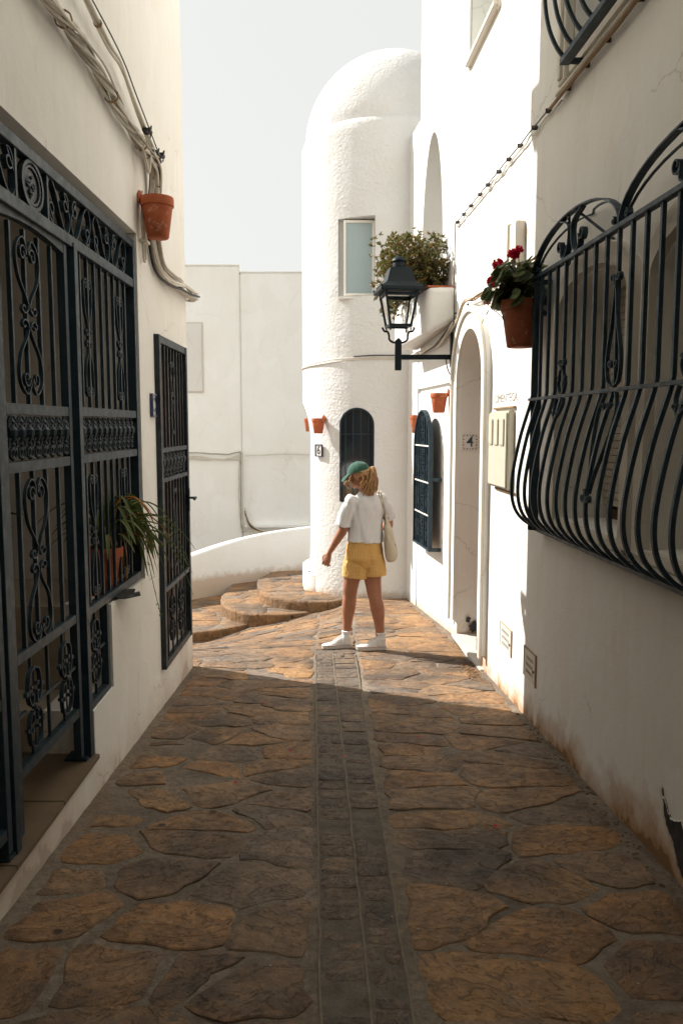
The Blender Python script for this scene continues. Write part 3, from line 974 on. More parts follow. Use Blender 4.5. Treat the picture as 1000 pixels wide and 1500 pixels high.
FD = Frame(TX, TY, R(-87))                            # door axis towards the lower left
cd = cutter(arch_outline(.95, -.31, 1.45, 20, .47, .0), -1.9, -.80, FD)
boolean(tw, [cw, cw2, cd])
smooth_by_angle(tw, 40)
tw.parent = th; tw.location = (0, 0, 0)
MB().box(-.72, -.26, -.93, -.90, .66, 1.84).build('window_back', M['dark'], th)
f = MB().bevbox(-.655, -.625, -1.02, -.98, 3.20, 4.10, .004).bevbox(-.305, -.277, -1.02, -.98, 3.20, 4.10, .004).bevbox(-.625, -.305, -1.02, -.98, 3.20, 3.23, .004).bevbox(-.625, -.305, -1.02, -.98, 4.07, 4.10, .004).build('window_frame', M['white_paint'], th)
MB().box(-.63, -.30, -1.0, -.995, 3.22, 4.08).build('pane', M['glass_frosted'], f)
MB().bevbox(-.72, -.27, -1.09, -.93, 3.155, 3.182, .004).build('sill', M['plaster_smooth'], th)
# arched window: frame, glass, bars
m = MB(); ring_arch(m, .385, .425, .67, 1.62, .195, .212, -1.12, -1.08, -.49)
f = m.build('window_frame', M['iron'], th, True, 40)
MB().prism(arch_outline(.40, .67, 1.62, 18, .20, -.49), -1.06, -1.05).build('pane', M['glass_dark'], f)
for k in range(-1, 3):
    a = -.535 + k * .095
    zt = 1.62 + .205 * math.sqrt(max(.02, 1 - ((a + .49) / .21) ** 2))
    MB().bevbox(a - .006, a + .006, -1.108, -1.096, .67, zt, .002).build('bar', M['iron'], f)
MB().bevbox(-.69, -.29, -1.09, -1.075, 1.50, 1.515, .003).build('rail', M['iron'], f)
MB().bevbox(-.69, -.29, -1.09, -1.075, .66, .685, .003).build('rail', M['iron'], f)
# rounded doorstep of number six
ds = MB().lathe([(.27, -1.1), (.27, -.355), (.255, -.34), (.22, -.335), (1e-5, -.335)], 40, (-.92, -.42, 0)).build('door_step', M['stucco_soft'], th, True, 50)
MB().lathe([(.215, -.334), (.215, -.322), (1e-5, -.322)], 40, (-.92, -.42, 0)).build('step_tile', M['dark_cement'], ds, True, 50)

# ramp parapet
pts = catmull([(-3.3, 9.9, 0), (-2.7, 10.6, 0), (-2.15, 11.3, 0), (-1.65, 11.95, 0), (-1.1, 12.42, 0), (-.5, 12.72, 0), (.4, 13.0, 0)], 6)
m = MB()
n = len(pts)
ztop = [(-.30 + .25 * (p.y - 11.2) / 1.5 if p.y > 10 else -.5) + .02 for p in pts]
sec = []
for i, p in enumerate(pts):
    t = (pts[min(i + 1, n - 1)] - pts[max(i - 1, 0)]).normalized(); nr = Vector((-t.y, t.x, 0))
    zt = ztop[i] + .015
    for off, z in ((0, -1.6), (0, zt - .03), (.025, zt), (.16, zt), (.185, zt - .03), (.185, -1.6)):
        q = p + nr * off
        sec.append((q.x, q.y, z))
fs = []
for i in range(n - 1):
    for j in range(5): fs.append((i * 6 + j, i * 6 + j + 1, (i + 1) * 6 + j + 1, (i + 1) * 6 + j))
fs += [tuple(range(6)), tuple(range((n - 1) * 6, n * 6))]
m.add(sec, fs)
tag(m.build('parapet_wall', M['stucco_soft'], None, True, 50), 'low white curved parapet wall behind the fan of stone steps', 'wall')

# far buildings
def far_house(label, x0, x1, y0, zt):
    o = thing('white_house', label, 'house', (0, 0, 0))
    MB().bevbox(x0, x1, y0, y0 + 6, -3.5, zt, .02).build('wall', M['plaster_far'], o)
    MB().bevbox(x0 - .02, x1 + .02, y0 - .02, y0 + .25, zt + .001, zt + .03, .008).build('coping', M['plaster_far'], o)
    return o
fa = far_house('taller pale house at the end of the lane with a blank window panel', -9, -2.0, 16.0, 4.72)
fb = far_house('lower plain pale house at the end of the lane beside the round tower', -1.999, 6, 16.06, 4.60)
fw = MB().bevbox(-3.55, -2.72, 15.975, 15.999, 2.27, 3.64, .005).build('window_surround', M['stone_trim'], fa)
MB().bevbox(-3.52, -2.75, 15.962, 15.974, 2.30, 3.61, .004).build('pane', M['plaster_smooth'], fw)
MB().bevbox(-1.94, 1.0, 15.93, 16.058, -.42, -.36, .01).build('ledge', M['plaster_far'], fb)
MB().prism([(-.15 - 1.05 + .0, -.75), (-.9, -.75), (-.9, -.52), (-1.02, -.44), (-1.12, -.52), (-1.2, -.52)], 15.98, 16.058).build('niche', M['plaster_smooth'], fb)

# unseen house added behind the viewer to darken the near lane
bh = thing('white_house', 'unseen tall white house added behind the viewpoint to keep skylight off the near lane', 'house', (0, -4.0, 0))
MB().box(-6, 6, -5, 0, -1.5, 9.5).build('wall', M['plaster_right'], bh)
MB().box(-6.1, 6.1, -5.1, .1, 9.502, 9.7).build('roof', M['plaster_right'], bh)
MB().bevbox(-.55, .45, .002, .06, .2, 2.4, .01).build('door', M['wood'], bh)
# ------------------------------------------------------------------ wrought iron
def spiral(cx, cz, r0, r1, a0, turns, n=22):
    """points from the eye (r0) outward to r1, ending at angle a0"""
    out = []
    for i in range(n + 1):
        t = i / n
        a = a0 - turns * 2 * PI * (1 - t)
        r = r0 + (r1 - r0) * t
        out.append((cx + r * math.cos(a), cz + r * math.sin(a)))
    return out
def path3(pts, y=0): return [(a, y, z) for a, z in pts]
def half_lyre(w, h, n=5):
    """one side of a heart shaped scroll: curl at the top, belly, then a small outward curl at the foot"""
    r = w * .30
    head = spiral(w * .42, h - r * 1.75, r * .25, r, 0 + PI, 1.15, 18)        # ends at angle 180deg (inner side)
    pts = [Vector((p[0], 0, p[1])) for p in head]
    tail = catmull([pts[-1], (w * .10, 0, h - r * .9), (w * .42, 0, h), (w * .86, 0, h - r * .9), (w, 0, h - r * 2.4), (w * .80, 0, h * .46), (w * .30, 0, h * .25), (w * .07, 0, h * .13)], 4)
    foot = catmull([(w * .07, 0, h * .13), (w * .12, 0, h * .05), (w * .40, 0, 0), (w * .62, 0, h * .05), (w * .50, 0, h * .105), (w * .36, 0, h * .075)], 4)
    return [tuple(p) for p in pts[:-1] + tail[:-1] + foot]
def lyre_mesh(w, h, thick=.005, depth=.014, flip=False):
    m = MB()
    p = half_lyre(w, h)
    if flip: p = [(a, y, -z) for a, y, z in p]
    m.flat(p, depth, thick)
    m.flat([(-a, y, z) for a, y, z in p], depth, thick)
    return m
MESH = {}
def shared(key, fn):
    if key not in MESH: MESH[key] = fn()
    return MESH[key]
def bar(parent, x, z0, z1, s=.012, y=0, mat='iron', name='bar', d=None):
    d = d or s
    key = ('bar', round(z1 - z0, 3), s, d, mat)
    me = shared(key, lambda: MB().bevbox(-s / 2, s / 2, -d / 2, d / 2, 0, z1 - z0, .0015).mesh('bar', M[mat]))
    return link(name, me, parent, (x, y, z0))
def rail(parent, x0, x1, z, h=.04, d=.03, y=0, mat='iron', name='rail'):
    return MB().bevbox(x0, x1, y - d / 2, y + d / 2, z - h / 2, z + h / 2, .002).build(name, M[mat], parent)

def double_lyre(parent, x, zc, w, h, mat='iron', y=0):
    for fl, nm in ((False, 'scroll'), (True, 'scroll')):
        me = shared(('lyre', w, h, fl, mat), lambda: lyre_mesh(w, h, flip=fl).mesh('scroll', M[mat]))
        link(nm, me, parent, (x, y, zc + (.012 if not fl else -.012)))

def rosette_mesh(mat):
    """oval of four curled straps with small leaves"""
    m = MB()
    for sx in (-1, 1):
        for sz in (-1, 1):
            W, H = .062, .165
            arc = catmull([(0, 0, H), (W * .75, 0, H * .88), (W, 0, H * .60), (W * .98, 0, H * .30), (W * .62, 0, H * .10), (W * .30, 0, H * .20), (W * .36, 0, H * .36), (W * .60, 0, H * .34)], 4)
            m.flat([(sx * p.x, 0, sz * p.z) for p in arc], .018, .006)
            for lx, lz, an in ((W * .30, H * .50, .5), (W * 1.15, H * .52, -.9), (W * .45, H * .04, 1.9)):
                ca, sa = math.cos(an), math.sin(an)
                L, w = .028, .009
                q = [(0, 0), (L * .5, w), (L, 0), (L * .5, -w)]
                q = [(sx * (lx + a * ca - b * sa), sz * (lz + a * sa + b * ca)) for a, b in q]
                m.prism(q, -.008, .008)
    m.tube([(0, 0, -.165), (0, 0, .165)], .004, 6)
    m.ball((0, 0, .0), .014, 6)
    return m.mesh('oval_scroll', M[mat])
def oval(parent, x, z, s=1, mat='iron'):
    return link('oval_scroll', shared(('oval', mat), lambda: rosette_mesh(mat)), parent, (x, 0, z), scale=(s, 1, s))

def casting_mesh(mat):
    """one cast baluster of the ornament band, .2 tall"""
    m = MB()
    m.lathe([(.004, -.1), (.012, -.088), (.005, -.078), (.012, -.055), (.006, -.042), (.013, -.030), (.009, -.018), (.022, .010), (.024, .035), (.012, .050), (.007, .058), (.015, .070), (.004, .088), (.002, .1)], 8)
    for s in (-1, 1):
        m.flat([(s * .006, 0, .05), (s * .022, 0, .066), (s * .036, 0, .05), (s * .030, 0, .030), (s * .020, 0, .036)], .012, .004)
        m.flat([(0, 0, .098), (s * .018, 0, .094), (s * .036, 0, .075), (s * .042, 0, .045)], .010, .003)
        m.flat([(s * .006, 0, -.04), (s * .030, 0, -.055), (s * .032, 0, -.080), (s * .016, 0, -.090), (s * .014, 0, -.072)], .012, .004)
        m.flat([(s * .02, 0, .0), (s * .036, 0, -.01), (s * .040, 0, -.035), (s * .028, 0, -.04)], .010, .004)
        m.ball((s * .030, 0, -.005), .006, 6); m.ball((s * .036, 0, .062), .006, 6)
    return m.mesh('casting', M[mat])
def band(parent, x0, x1, z, h, mat='iron', step=.088):
    n = max(1, round((x1 - x0) / step))
    me = shared(('cast', mat), lambda: casting_mesh(mat))
    for i in range(n):
        link('casting', me, parent, (x0 + (i + .5) * (x1 - x0) / n, 0, z), scale=((x1 - x0) / n / .088, 1, h / .2))

# ---- porch gate, closing the whole opening of the left house
pg = FL.thing('iron_gate', 'large black wrought iron porch gate with scrolls and a round medallion', 'gate', 0, 0, -.03)
PL, PM0, PM1, PR = 2.87, 3.70, 3.79, 4.815
for x, z0, z1 in ((2.95, .02, 2.41), (3.675, .03, 2.41)): bar(pg, x, z0, z1, .04, .012, name='stile', d=.035)
bar(pg, PL, .0, 2.66, .045, name='post', d=.05)
bar(pg, 3.755, .0, 2.43, .05, name='post', d=.055)
bar(pg, PR, .70, 2.66, .045, name='post', d=.05)
bar(pg, 4.10, .23, .70, .035, name='post', d=.04)
bar(pg, 1.02, .0, 2.66, .045, name='post', d=.05)
rail(pg, .95, 4.84, 2.665, .045, .045)
rail(pg, .95, 4.81, 2.435, .05, .045)
for z in (1.672, 1.448): rail(pg, 3.782, 4.805, z, .042, .04)
rail(pg, 3.782, 4.83, .708, .042, .045)
rail(pg, 3.782, 4.12, .235, .042, .04)
# leaf between the two posts
for z in (1.668, 1.445, .708, .255): rail(pg, 2.972, 3.654, z, .042, .032, .012)
MB().flat([(2.93 + .745 * t, .012, 2.385 + .028 * math.sin(PI * t)) for t in [i / 12 for i in range(13)]], .032, .04).build('arched_rail', M['iron'], pg)
for x in (3.09, 3.235, 3.38, 3.525):
    zt = 2.37
    bar(pg, x, 1.688, zt, .017, .012); bar(pg, x, .728, 1.425, .017, .012)
for x in (3.235,):
    double_lyre(pg, x, 2.03, .118, .29); double_lyre(pg, x, 1.06, .118, .32)
for x in (3.13, 3.50): oval(pg, x, .475); 
bar(pg, 3.13, .27, .33, .012, .012); bar(pg, 3.13, .62, .69, .012, .012); bar(pg, 3.50, .27, .33, .012, .012); bar(pg, 3.50, .62, .69, .012, .012)
bar(pg, 3.315, .27, .69, .013, .012)
rail(pg, 3.19, 3.44, .475, .014, .014, .012, name='cross_rail')
rail(pg, 3.56, 3.66, .475, .014, .014, .012, name='cross_rail'); rail(pg, 2.97, 3.07, .475, .014, .014, .012, name='cross_rail')
band(pg, 2.985, 3.645, 1.557, .175)
# fixed panel
for i in range(8): bar(pg, 3.87 + i * .112, 1.69, 2.41, .016)
for i in range(8): bar(pg, 3.87 + i * .112, .73, 1.43, .016)
double_lyre(pg, 3.982, 2.03, .062, .27); double_lyre(pg, 3.982, 1.06, .062, .29)
double_lyre(pg, 4.542, 2.03, .062, .27); double_lyre(pg, 4.542, 1.06, .062, .29)
band(pg, 3.80, 4.78, 1.560, .175)
oval(pg, 3.93, .475, 1.0); bar(pg, 3.93, .25, .33, .013); bar(pg, 3.93, .62, .69, .013)
rail(pg, 3.99, 4.085, .475, .014, .014, name='cross_rail')
# leaf nearest the camera
for z in (2.40, 1.668, 1.445, .60, .11): rail(pg, 2.09, 2.79, z, .042, .032, .0)
for x in (2.07, 2.81): bar(pg, x, .03, 2.42, .04, -.0, name='stile', d=.035)
bar(pg, 2.02, .0, 2.43, .045, name='post', d=.05)
for i in range(5):
    x = 2.2 + i * .12
    bar(pg, x, 1.69, 2.38, .013); bar(pg, x, .62, 1.425, .013); bar(pg, x, .13, .58, .013)
band(pg, 2.10, 2.78, 1.557, .175)
# top band: medallion and running scrolls
for x in (3.13, 3.46): bar(pg, x, 2.46, 2.645, .02, d=.03, name='divider')
def medallion():
    m = MB()
    m.sweep([(.078 * math.cos(2 * PI * i / 28), 0, .078 * math.sin(2 * PI * i / 28)) for i in range(28)], [(-.006, -.012), (.006, -.012), (.006, .012), (-.006, .012)], (0, 1, 0), True)
    m.sweep([(.062 * math.cos(2 * PI * i / 24), 0, .062 * math.sin(2 * PI * i / 24)) for i in range(24)], [(-.004, -.008), (.004, -.008), (.004, .008), (-.004, .008)], (0, 1, 0), True)
    rr = random.Random(9)
    for i in range(13):                              # foliage and bird shaped casting in the middle
        a = rr.uniform(0, 2 * PI); r1 = rr.uniform(.015, .058)
        p0 = Vector((r1 * math.cos(a), 0, r1 * math.sin(a)))
        pts = [p0 * .2 + Vector((rr.uniform(-.02, .02), -.004, rr.uniform(-.02, .02))), p0 * .7 + Vector((rr.uniform(-.012, .012), -.01, rr.uniform(-.012, .012))), p0]
        m.tube(catmull(pts, 4), .0055, 6, scales=[.4, .7, 1, 1.1, 1, .9, .7, .5, .3])
    for i in range(24):
        a = 2 * PI * i / 24
        m.ball((.070 * math.cos(a), -.004, .070 * math.sin(a)), .005, 6)
    m.lathe([(.055, .0), (.03, .004), (.0001, .006)], 16)
    k = m.v[-48:]
    m.v[-48:] = [(x, -z, y) for x, y, z in k]
    return m
medallion().build('medallion', M['iron_old'], pg, True, loc=(3.295, -.005, 2.552), scale=None) if False else link('medallion', medallion().mesh('medallion', M['iron_old'], True), pg, (3.295, -.005, 2.552), scale=(1.35, 1, 1.15))
def s_scroll(parent, x, z, w, h, flip=1, mat='iron', dp=.024):
    r = h * .26
    a = spiral(-w * .32, h * -.18, r * .22, r, PI / 2 * 3 + .4, 1.1, 16)
    b = spiral(w * .32, h * .18, r * .22, r, PI / 2 + .4, 1.1, 16)
    mid = [Vector((a[-1][0], 0, a[-1][1])), Vector((-w * .52, 0, h * .10)), Vector((-w * .38, 0, h * .5)), Vector((-w * .14, 0, h * .30)), Vector((w * .14, 0, -h * .30)), Vector((w * .38, 0, -h * .5)), Vector((w * .52, 0, -h * .10)), Vector((b[-1][0], 0, b[-1][1]))]
    # leave each curl on its outer side
    p = [(x_, 0, z_) for x_, z_ in a] + [tuple(q) for q in catmull(mid, 5)[1:-1]] + [(x_, 0, z_) for x_, z_ in reversed(b)]
    p = [(q[0] * flip, q[1], q[2]) for q in p]
    return MB().flat(p, dp, .006).build('scroll', M[mat], parent, loc=(x, 0, z))
for x, f_ in ((2.99, 1), (3.60, 1), (3.90, -1), (4.22, 1), (4.54, -1), (2.6, 1), (2.3, -1)):
    s_scroll(pg, x, 2.551, .27, .185, f_)
for x in (2.86, 3.755): MB().bevbox(x - .07, x + .035, -.02, .09, -.0, .014, .003).build('foot_plate', M['iron'], pg)

# ---- narrow barred door gate near the corner
ng = FL.thing('iron_gate', 'tall narrow black iron door gate near the corner of the left house', 'gate', 0, 0, .012)
x0, x1 = 5.265, 6.155
for x in (x0, x1): bar(ng, x, -.03, 2.195, .05, mat='iron_old', name='stile', d=.045)
for z, h in ((2.17, .05), (1.445, .03), (1.243, .03), (.50, .035), (-.01, .05)): rail(ng, x0 + .026, x1 - .026, z, h, .036, mat='iron_old')
for i in range(8):
    x = x0 + .095 + i * .1
    bar(ng, x, 1.46, 2.145, .014, mat='iron_old'); bar(ng, x, .518, 1.228, .014, mat='iron_old')
for i in range(5): bar(ng, x0 + .15 + i * .148, .015, .482, .012, mat='iron_old')
double_lyre(ng, x0 + .445, 1.80, .05, .24, 'iron_old'); double_lyre(ng, x0 + .445, .88, .05, .27, 'iron_old')
band(ng, x0 + .04, x1 - .04, 1.344, .17, 'iron_old', .12)
for x in (x0 + .30, x0 + .60): oval(ng, x, .25, 1.0, 'iron_old')
h = MB().tube([(x1 - .02, -.01, 1.055), (x1 - .02, -.06, 1.055), (x1 + .0, -.075, 1.055), (x1 - .10, -.08, 1.05)], .009, 8).build('handle', M['iron'], ng, True)
MB().bevbox(x1 - .04, x1 + .0, -.03, -.022, .95, 1.13, .003).build('lock_plate', M['iron'], ng)

# ---- belly grilles
def belly_path(z_top, d_top, z_mid, z_bot, d_out, d_bot, straight=True):
    """list of (y,z) with y negative towards the street"""
    H = z_mid - z_bot
    low = catmull([(0, -d_top, z_mid + .03), (0, -d_top - .012, z_mid - .03), (0, -(d_top + (d_out - d_top) * .62), z_mid - H * .30), (0, -d_out, z_mid - H * .62),
                   (0, -(d_out * .93), z_mid - H * .82), (0, -(d_bot + (d_out - d_bot) * .55), z_mid - H * .94), (0, -d_bot, z_bot)], 6)
    return ([(0, -d_top, z_top)] if straight else []) + [tuple(p) for p in low]
rg = FR.thing('window_grille', 'large belly shaped dark window grille with arched crests on the right hand house', 'grille', 0, 0)
y_far, y_near, pitch = 4.72, 2.14, .136
aF, aN = A_(y_far), A_(y_near)
bp = belly_path(2.43, .105, 1.757, 1.00, .215, .035)
bar_me = MB().sweep(bp, [(-.0085, -.0085), (.0085, -.0085), (.0085, .0085), (-.0085, .0085)], (1, 0, 0)).mesh('bar', M['iron'])
k = 0
a = aF + .016
while a < aN:
    link('bar', bar_me, rg, (a, 0, 0)); a += pitch; k += 1
rail(rg, aF - .02, aN + .02, 2.44, .022, .035, -.105)
rail(rg, aF - .01, aN + .01, 1.757, .016, .018, -.116)
rail(rg, aF - .06, aN + .06, .995, .03, .05, -.035)
for x in (aF - .012, aN + .012):
    bar(rg, x, .99, 2.43, .014, -.075, name='side_bar', d=.06)
    for z in (1.0, 2.43): MB().bevbox(x - .015, x + .015, -.10, .02, z - .012, z + .012, .002).build('wall_tie', M['iron'], rg)
def crest(a0, a1):
    w = a1 - a0; c = (a0 + a1) / 2
    pts = [(c - w / 2 * math.cos(PI * i / 20), -.105, 2.45 + .21 * math.sin(PI * i / 20)) for i in range(21)]
    MB().flat(pts, .034, .008).build('crest_arch', M['iron'], rg)
    pts2 = [(c - w / 2 * .96 * math.cos(PI * i / 20), -.002 - .105 * (abs(i - 10) / 10) ** .5 * .9, 2.45 + .20 * math.sin(PI * i / 20)) for i in range(21)]
    MB().flat(pts2, .012, .006).build('crest_stay', M['iron'], rg)
    for s in (-1, 1):
        sp = spiral(c + s * .16, 2.525, .012, .036, PI if s > 0 else 0, -1.1 if s > 0 else 1.1, 18)
        e = sp[-1]
        tail = catmull([(e[0], 0, e[1]), (c + s * .13, 0, 2.47), (c + s * .08, 0, 2.455), (c + s * .035, 0, 2.50), (c + s * .03, 0, 2.60), (c + s * .15, 0, 2.645)], 5)
        MB().flat([(x, -.105, z) for x, z in sp] + [(p.x, -.105, p.z) for p in tail[1:]], .030, .006).build('scroll', M['iron'], rg)
        sp = spiral(c + s * (w / 2 - .07), 2.475, .006, .018, PI / 2, 1.1, 12)
        MB().flat([(x, -.105, z) for x, z in sp], .026, .005).build('scroll', M['iron'], rg)
        MB().tube([(c + s * .05, -.105, 2.655), (c + s * .30, -.01, 2.46)], .007, 6).build('stay', M['iron'], rg)
mid_a = A_(3.47)
crest(aF, mid_a); crest(mid_a, aN)
def curl_pair(parent, x, z, r=.02, up=1, y=-.112, dp=.020):
    m = MB()
    for s in (-1, 1):
        sp = spiral(x + s * (r + .008), z, r * .25, r, PI if s > 0 else 0, (-1.2 if s > 0 else 1.2), 14)
        m.flat([(p[0], y, p[1]) for p in sp] + [(x + s * .008, y, z - up * r * 1.6)], dp, .005)
    m.bevbox(x - .011, x + .011, y - .012, y + .012, z - up * r * 2.1, z - up * r * 1.4, .002)
    return m.build('curl', M['iron'], parent)
def small_motif(x):
    curl_pair(rg, x, 1.93, .020, 1)
    for s in (-1, 1):
        MB().flat([(x + s * .015, -.112, 1.90)] + [tuple(p) for p in catmull([(x + s * .03, -.112, 1.87), (x + s * .055, -.112, 1.82), (x + s * .03, -.112, 1.775), (x + s * .004, -.112, 1.772)], 4)], .018, .005).build('scroll', M['iron'], rg)
        sp = spiral(x + s * .045, 1.845, .005, .015, PI if s < 0 else 0, 1.1 * -s, 12)
        MB().flat([(p[0], -.112, p[1]) for p in sp], .016, .004).build('curl', M['iron'], rg)
        # below the middle rail the scrolls follow the bars outwards
        MB().flat([tuple(p) for p in catmull([(x + s * .055, -.118, 1.745), (x + s * .060, -.128, 1.70), (x + s * .025, -.140, 1.655), (x + s * .006, -.145, 1.64)], 4)], .018, .005).build('scroll', M['iron'], rg)
        sp = spiral(x + s * .030, 1.665, .005, .018, PI if s < 0 else 0, 1.1 * -s, 12)
        MB().flat([(p[0], -.142, p[1]) for p in sp], .016, .004).build('curl', M['iron'], rg)
def large_motif(x):
    curl_pair(rg, x, 2.235, .022, 1)
    for s in (-1, 1):
        MB().flat([tuple(p) for p in catmull([(x + s * .006, -.112, 2.19), (x + s * .03, -.112, 2.05), (x + s * .075, -.112, 1.90), (x + s * .06, -.112, 1.80), (x + s * .012, -.112, 1.775)], 6)], .018, .006).build('teardrop', M['iron'], rg)
        sp = spiral(x + s * .032, 1.865, .005, .020, PI if s < 0 else 0, 1.1 * -s, 12)
        MB().flat([(p[0], -.112, p[1]) for p in sp], .018, .004).build('curl', M['iron'], rg)
        MB().flat([tuple(p) for p in catmull([(x + s * .06, -.120, 1.745), (x + s * .10, -.135, 1.66), (x + s * .075, -.165, 1.52), (x + s * .03, -.19, 1.40), (x + s * .006, -.205, 1.31)], 6)], .018, .006).build('teardrop', M['iron'], rg)
        sp = spiral(x + s * .032, 1.685, .005, .020, PI if s < 0 else 0, 1.1 * -s, 12)
        MB().flat([(p[0], -.138, p[1]) for p in sp], .018, .004).build('curl', M['iron'], rg)
    curl_pair(rg, x, 1.29, .020, -1, y=-.215)
xs_ = [aF + .016 + i * pitch for i in range(k)]
small_motif(xs_[4]); large_motif(xs_[9]); small_motif(xs_[14])

# upper belly grille at the frame's edge
ug = FR.thing('window_grille', 'belly shaped dark iron grille high on the right hand house at the upper window', 'grille', 0, 0)
uF, uN = A_(4.27), A_(3.35)
up_path = [tuple(p) for p in catmull([(0, -.11, 3.45), (0, -.155, 3.50), (0, -.20, 3.60), (0, -.222, 3.74), (0, -.21, 3.92), (0, -.16, 4.12), (0, -.115, 4.25), (0, -.105, 4.9)], 6)]
ub = MB().sweep(up_path, [(-.008, -.008), (.008, -.008), (.008, .008), (-.008, .008)], (1, 0, 0)).mesh('bar', M['iron'])
a = uF + .01
while a < uN: link('bar', ub, ug, (a, 0, 0)); a += .132
rail(ug, uF - .02, uN + .02, 3.443, .03, .05, -.105); rail(ug, uF - .02, uN + .02, 4.25, .016, .018, -.115); rail(ug, uF - .02, uN + .02, 4.91, .03, .03, -.105)
for x in (uF, uN):
    MB().bevbox(x - .012, x + .012, -.10, .02, 3.43, 3.456, .002).build('wall_tie', M['iron'], ug)
    MB().bevbox(x - .012, x + .012, -.10, .02, 4.89, 4.92, .002).build('wall_tie', M['iron'], ug)

# ---- arched grille standing off the rough wall
sg = FA.thing('window_grille', 'arched dark iron window grille with cross rails coloured white for reflections below the lantern', 'grille', 0, 0, .11)
gx = (B_(8.90) + B_(8.17)) / 2; gw = abs(B_(8.90) - B_(8.17))
m = MB()
fr_pts = [(gx - gw / 2, 0, .33), (gx - gw / 2, 0, 1.38)] + [(gx - gw / 2 * math.cos(PI * i / 16), 0, 1.38 + .39 * math.sin(PI * i / 16)) for i in range(1, 16)] + [(gx + gw / 2, 0, 1.38), (gx + gw / 2, 0, .33)]
m.flat(fr_pts, .045, .016)
m.bevbox(gx - gw / 2, gx + gw / 2, -.022, .022, .32, .34, .002)
m.build('frame', M['iron'], sg)
for z in (.68, 1.02, 1.40): rail(sg, gx - gw / 2 + .01, gx + gw / 2 - .01, z, .016, .018, -.0, mat='white_paint', name='cross_rail')  # white colour on these rails stands for reflections on the dark iron
for i in range(7):
    x = gx - gw / 2 + gw * (i + 1) / 8
    zt = 1.38 + .38 * math.sqrt(max(0, 1 - ((x - gx) / (gw / 2)) ** 2))
    bar(sg, x, .34, zt, .016, name='bar', d=.02)
for z in (.50, .85, 1.2, 1.55):
    double_lyre(sg, gx, z, .085, .15)
    if z < 1.5:
        for s in (-1, 1): s_scroll(sg, gx + s * .25, z, .16, .20, s, 'iron_old', .016)
MB().prism(arch_outline(gw - .04, .345, 1.38, 16, .36, gx), .012, .018).build('backing', M['iron'], sg)
for z in (.335, 1.06):
    MB().bevbox(gx + gw / 2 - .005, gx + gw / 2 + .03, -.02, .11, z - .018, z + .018, .003).build('wall_tie', M['iron'], sg)
    MB().bevbox(gx - gw / 2 - .03, gx - gw / 2 + .005, -.02, .11, z - .018, z + .018, .003).build('wall_tie', M['iron'], sg)
# ------------------------------------------------------------------ pots, lantern, signs, cables, plants
def wall_pot(fr, a, z, r, h, label, mat='terracotta', d=None, group=None, ring='terracotta', tilt=0, name='wall_pot'):
    """z is the rim height; hangs on the wall by a ring"""
    d = d if d is not None else r + .015
    t = fr.thing(name, label, 'flower pot', a, z, d, group)
    if tilt: t.rotation_euler.x = 0
    rb = r * .66
    p = MB().lathe([(.001, -h), (rb - .006, -h), (rb, -h + .006), (r * .92, -h * .22), (r * .90, -.006), (r * .84, -.006), (r * .80, -.03), (.001, -.032)], 32)
    po = p.build('pot', M[mat], t, True, 50)
    MB().lathe([(r * .925, -h * .22), (r * .99, -h * .215), (r, -h * .20), (r, -.006), (r * .985, 0), (r * .90, 0), (r * .895, -.02)], 32).build('rim', M[mat], t, True, 50)
    MB().lathe([(.001, -.026), (r * .83, -.026)], 20).build('soil', M['soil'], t)
    m = MB()
    m.flat([(-r * .25, d - .008, -.03), (-r * .25, d - .008, .012), (0, d - .008, .034), (r * .25, d - .008, .012), (r * .25, d - .008, -.03)], .012, .02, up=(0, 1, 0))
    m.build('hanger', M[ring], t, True)
    return t, po
B7 = FA.a(7.88)
LB = FL.a(4.93)
t, po = wall_pot(FL, LB, 2.955, .098, .235, 'terracotta wall pot hanging on the left house over the cable bundle', name='wall_pot')
for k, (x_, z_, r_) in enumerate(((-.045, -.05, .011), (-.062, -.115, .013), (-.03, -.19, .006), (-.035, -.135, .006), (-.03, -.09, .005))):
    pass
GRP = 'terracotta pots hung on the far walls'
wall_pot(FA, FA.a(7.90), 1.925, .085, .19, 'scuffed terracotta pot on the rough wall, highest of the far ones, left of door four', group=GRP)
FTW = Frame(.885, 9.50, R(-3))
wall_pot(FTW, 0, 1.735, .082, .21, 'plain terracotta pot on the pilaster between tower and arched grille', group=GRP)
def tower_pot(angle_deg, z, r, h, label, **k):
    a = R(angle_deg)
    f = Frame(TX + TR * math.cos(a), TY + TR * math.sin(a), a + PI / 2)
    return f, wall_pot(f, 0, z, r, h, label, group=GRP, **k)
tower_pot(222, 1.705, .085, .19, 'terracotta pot on the left of the round tower above number six')
f_, _ = tower_pot(152, 1.72, .075, .19, 'terracotta pot half hidden beyond the tower door arch')

# number plates
def text_mesh(s, size, mat, depth=.0015, bold=0):
    cu = bpy.data.curves.new('text', 'FONT')
    cu.body = s; cu.size = size; cu.align_x = 'CENTER'; cu.align_y = 'CENTER'
    cu.extrude = depth; cu.offset = bold; cu.resolution_u = 4
    o = bpy.data.objects.new('text', cu); COL.objects.link(o)
    bpy.context.view_layer.update()
    me = bpy.data.meshes.new_from_object(o.evaluated_get(bpy.context.evaluated_depsgraph_get()))
    me.materials.clear(); me.materials.append(mat)
    bpy.data.objects.remove(o, do_unlink=True); bpy.data.curves.remove(cu)
    return me
M['tile_white'] = simple('glazed_white_tile', (.62, .61, .58), .15, .6, .05)
M['tile_blue'] = simple('navy_blue_glaze', (.012, .03, .10), .2, .6, .05)
M['tile_ink'] = simple('blue_black_ink', (.015, .018, .035), .3, .5, .05)
M['tile_yellow'] = simple('ochre_glaze', (.50, .26, .04), .2, .6, .05)
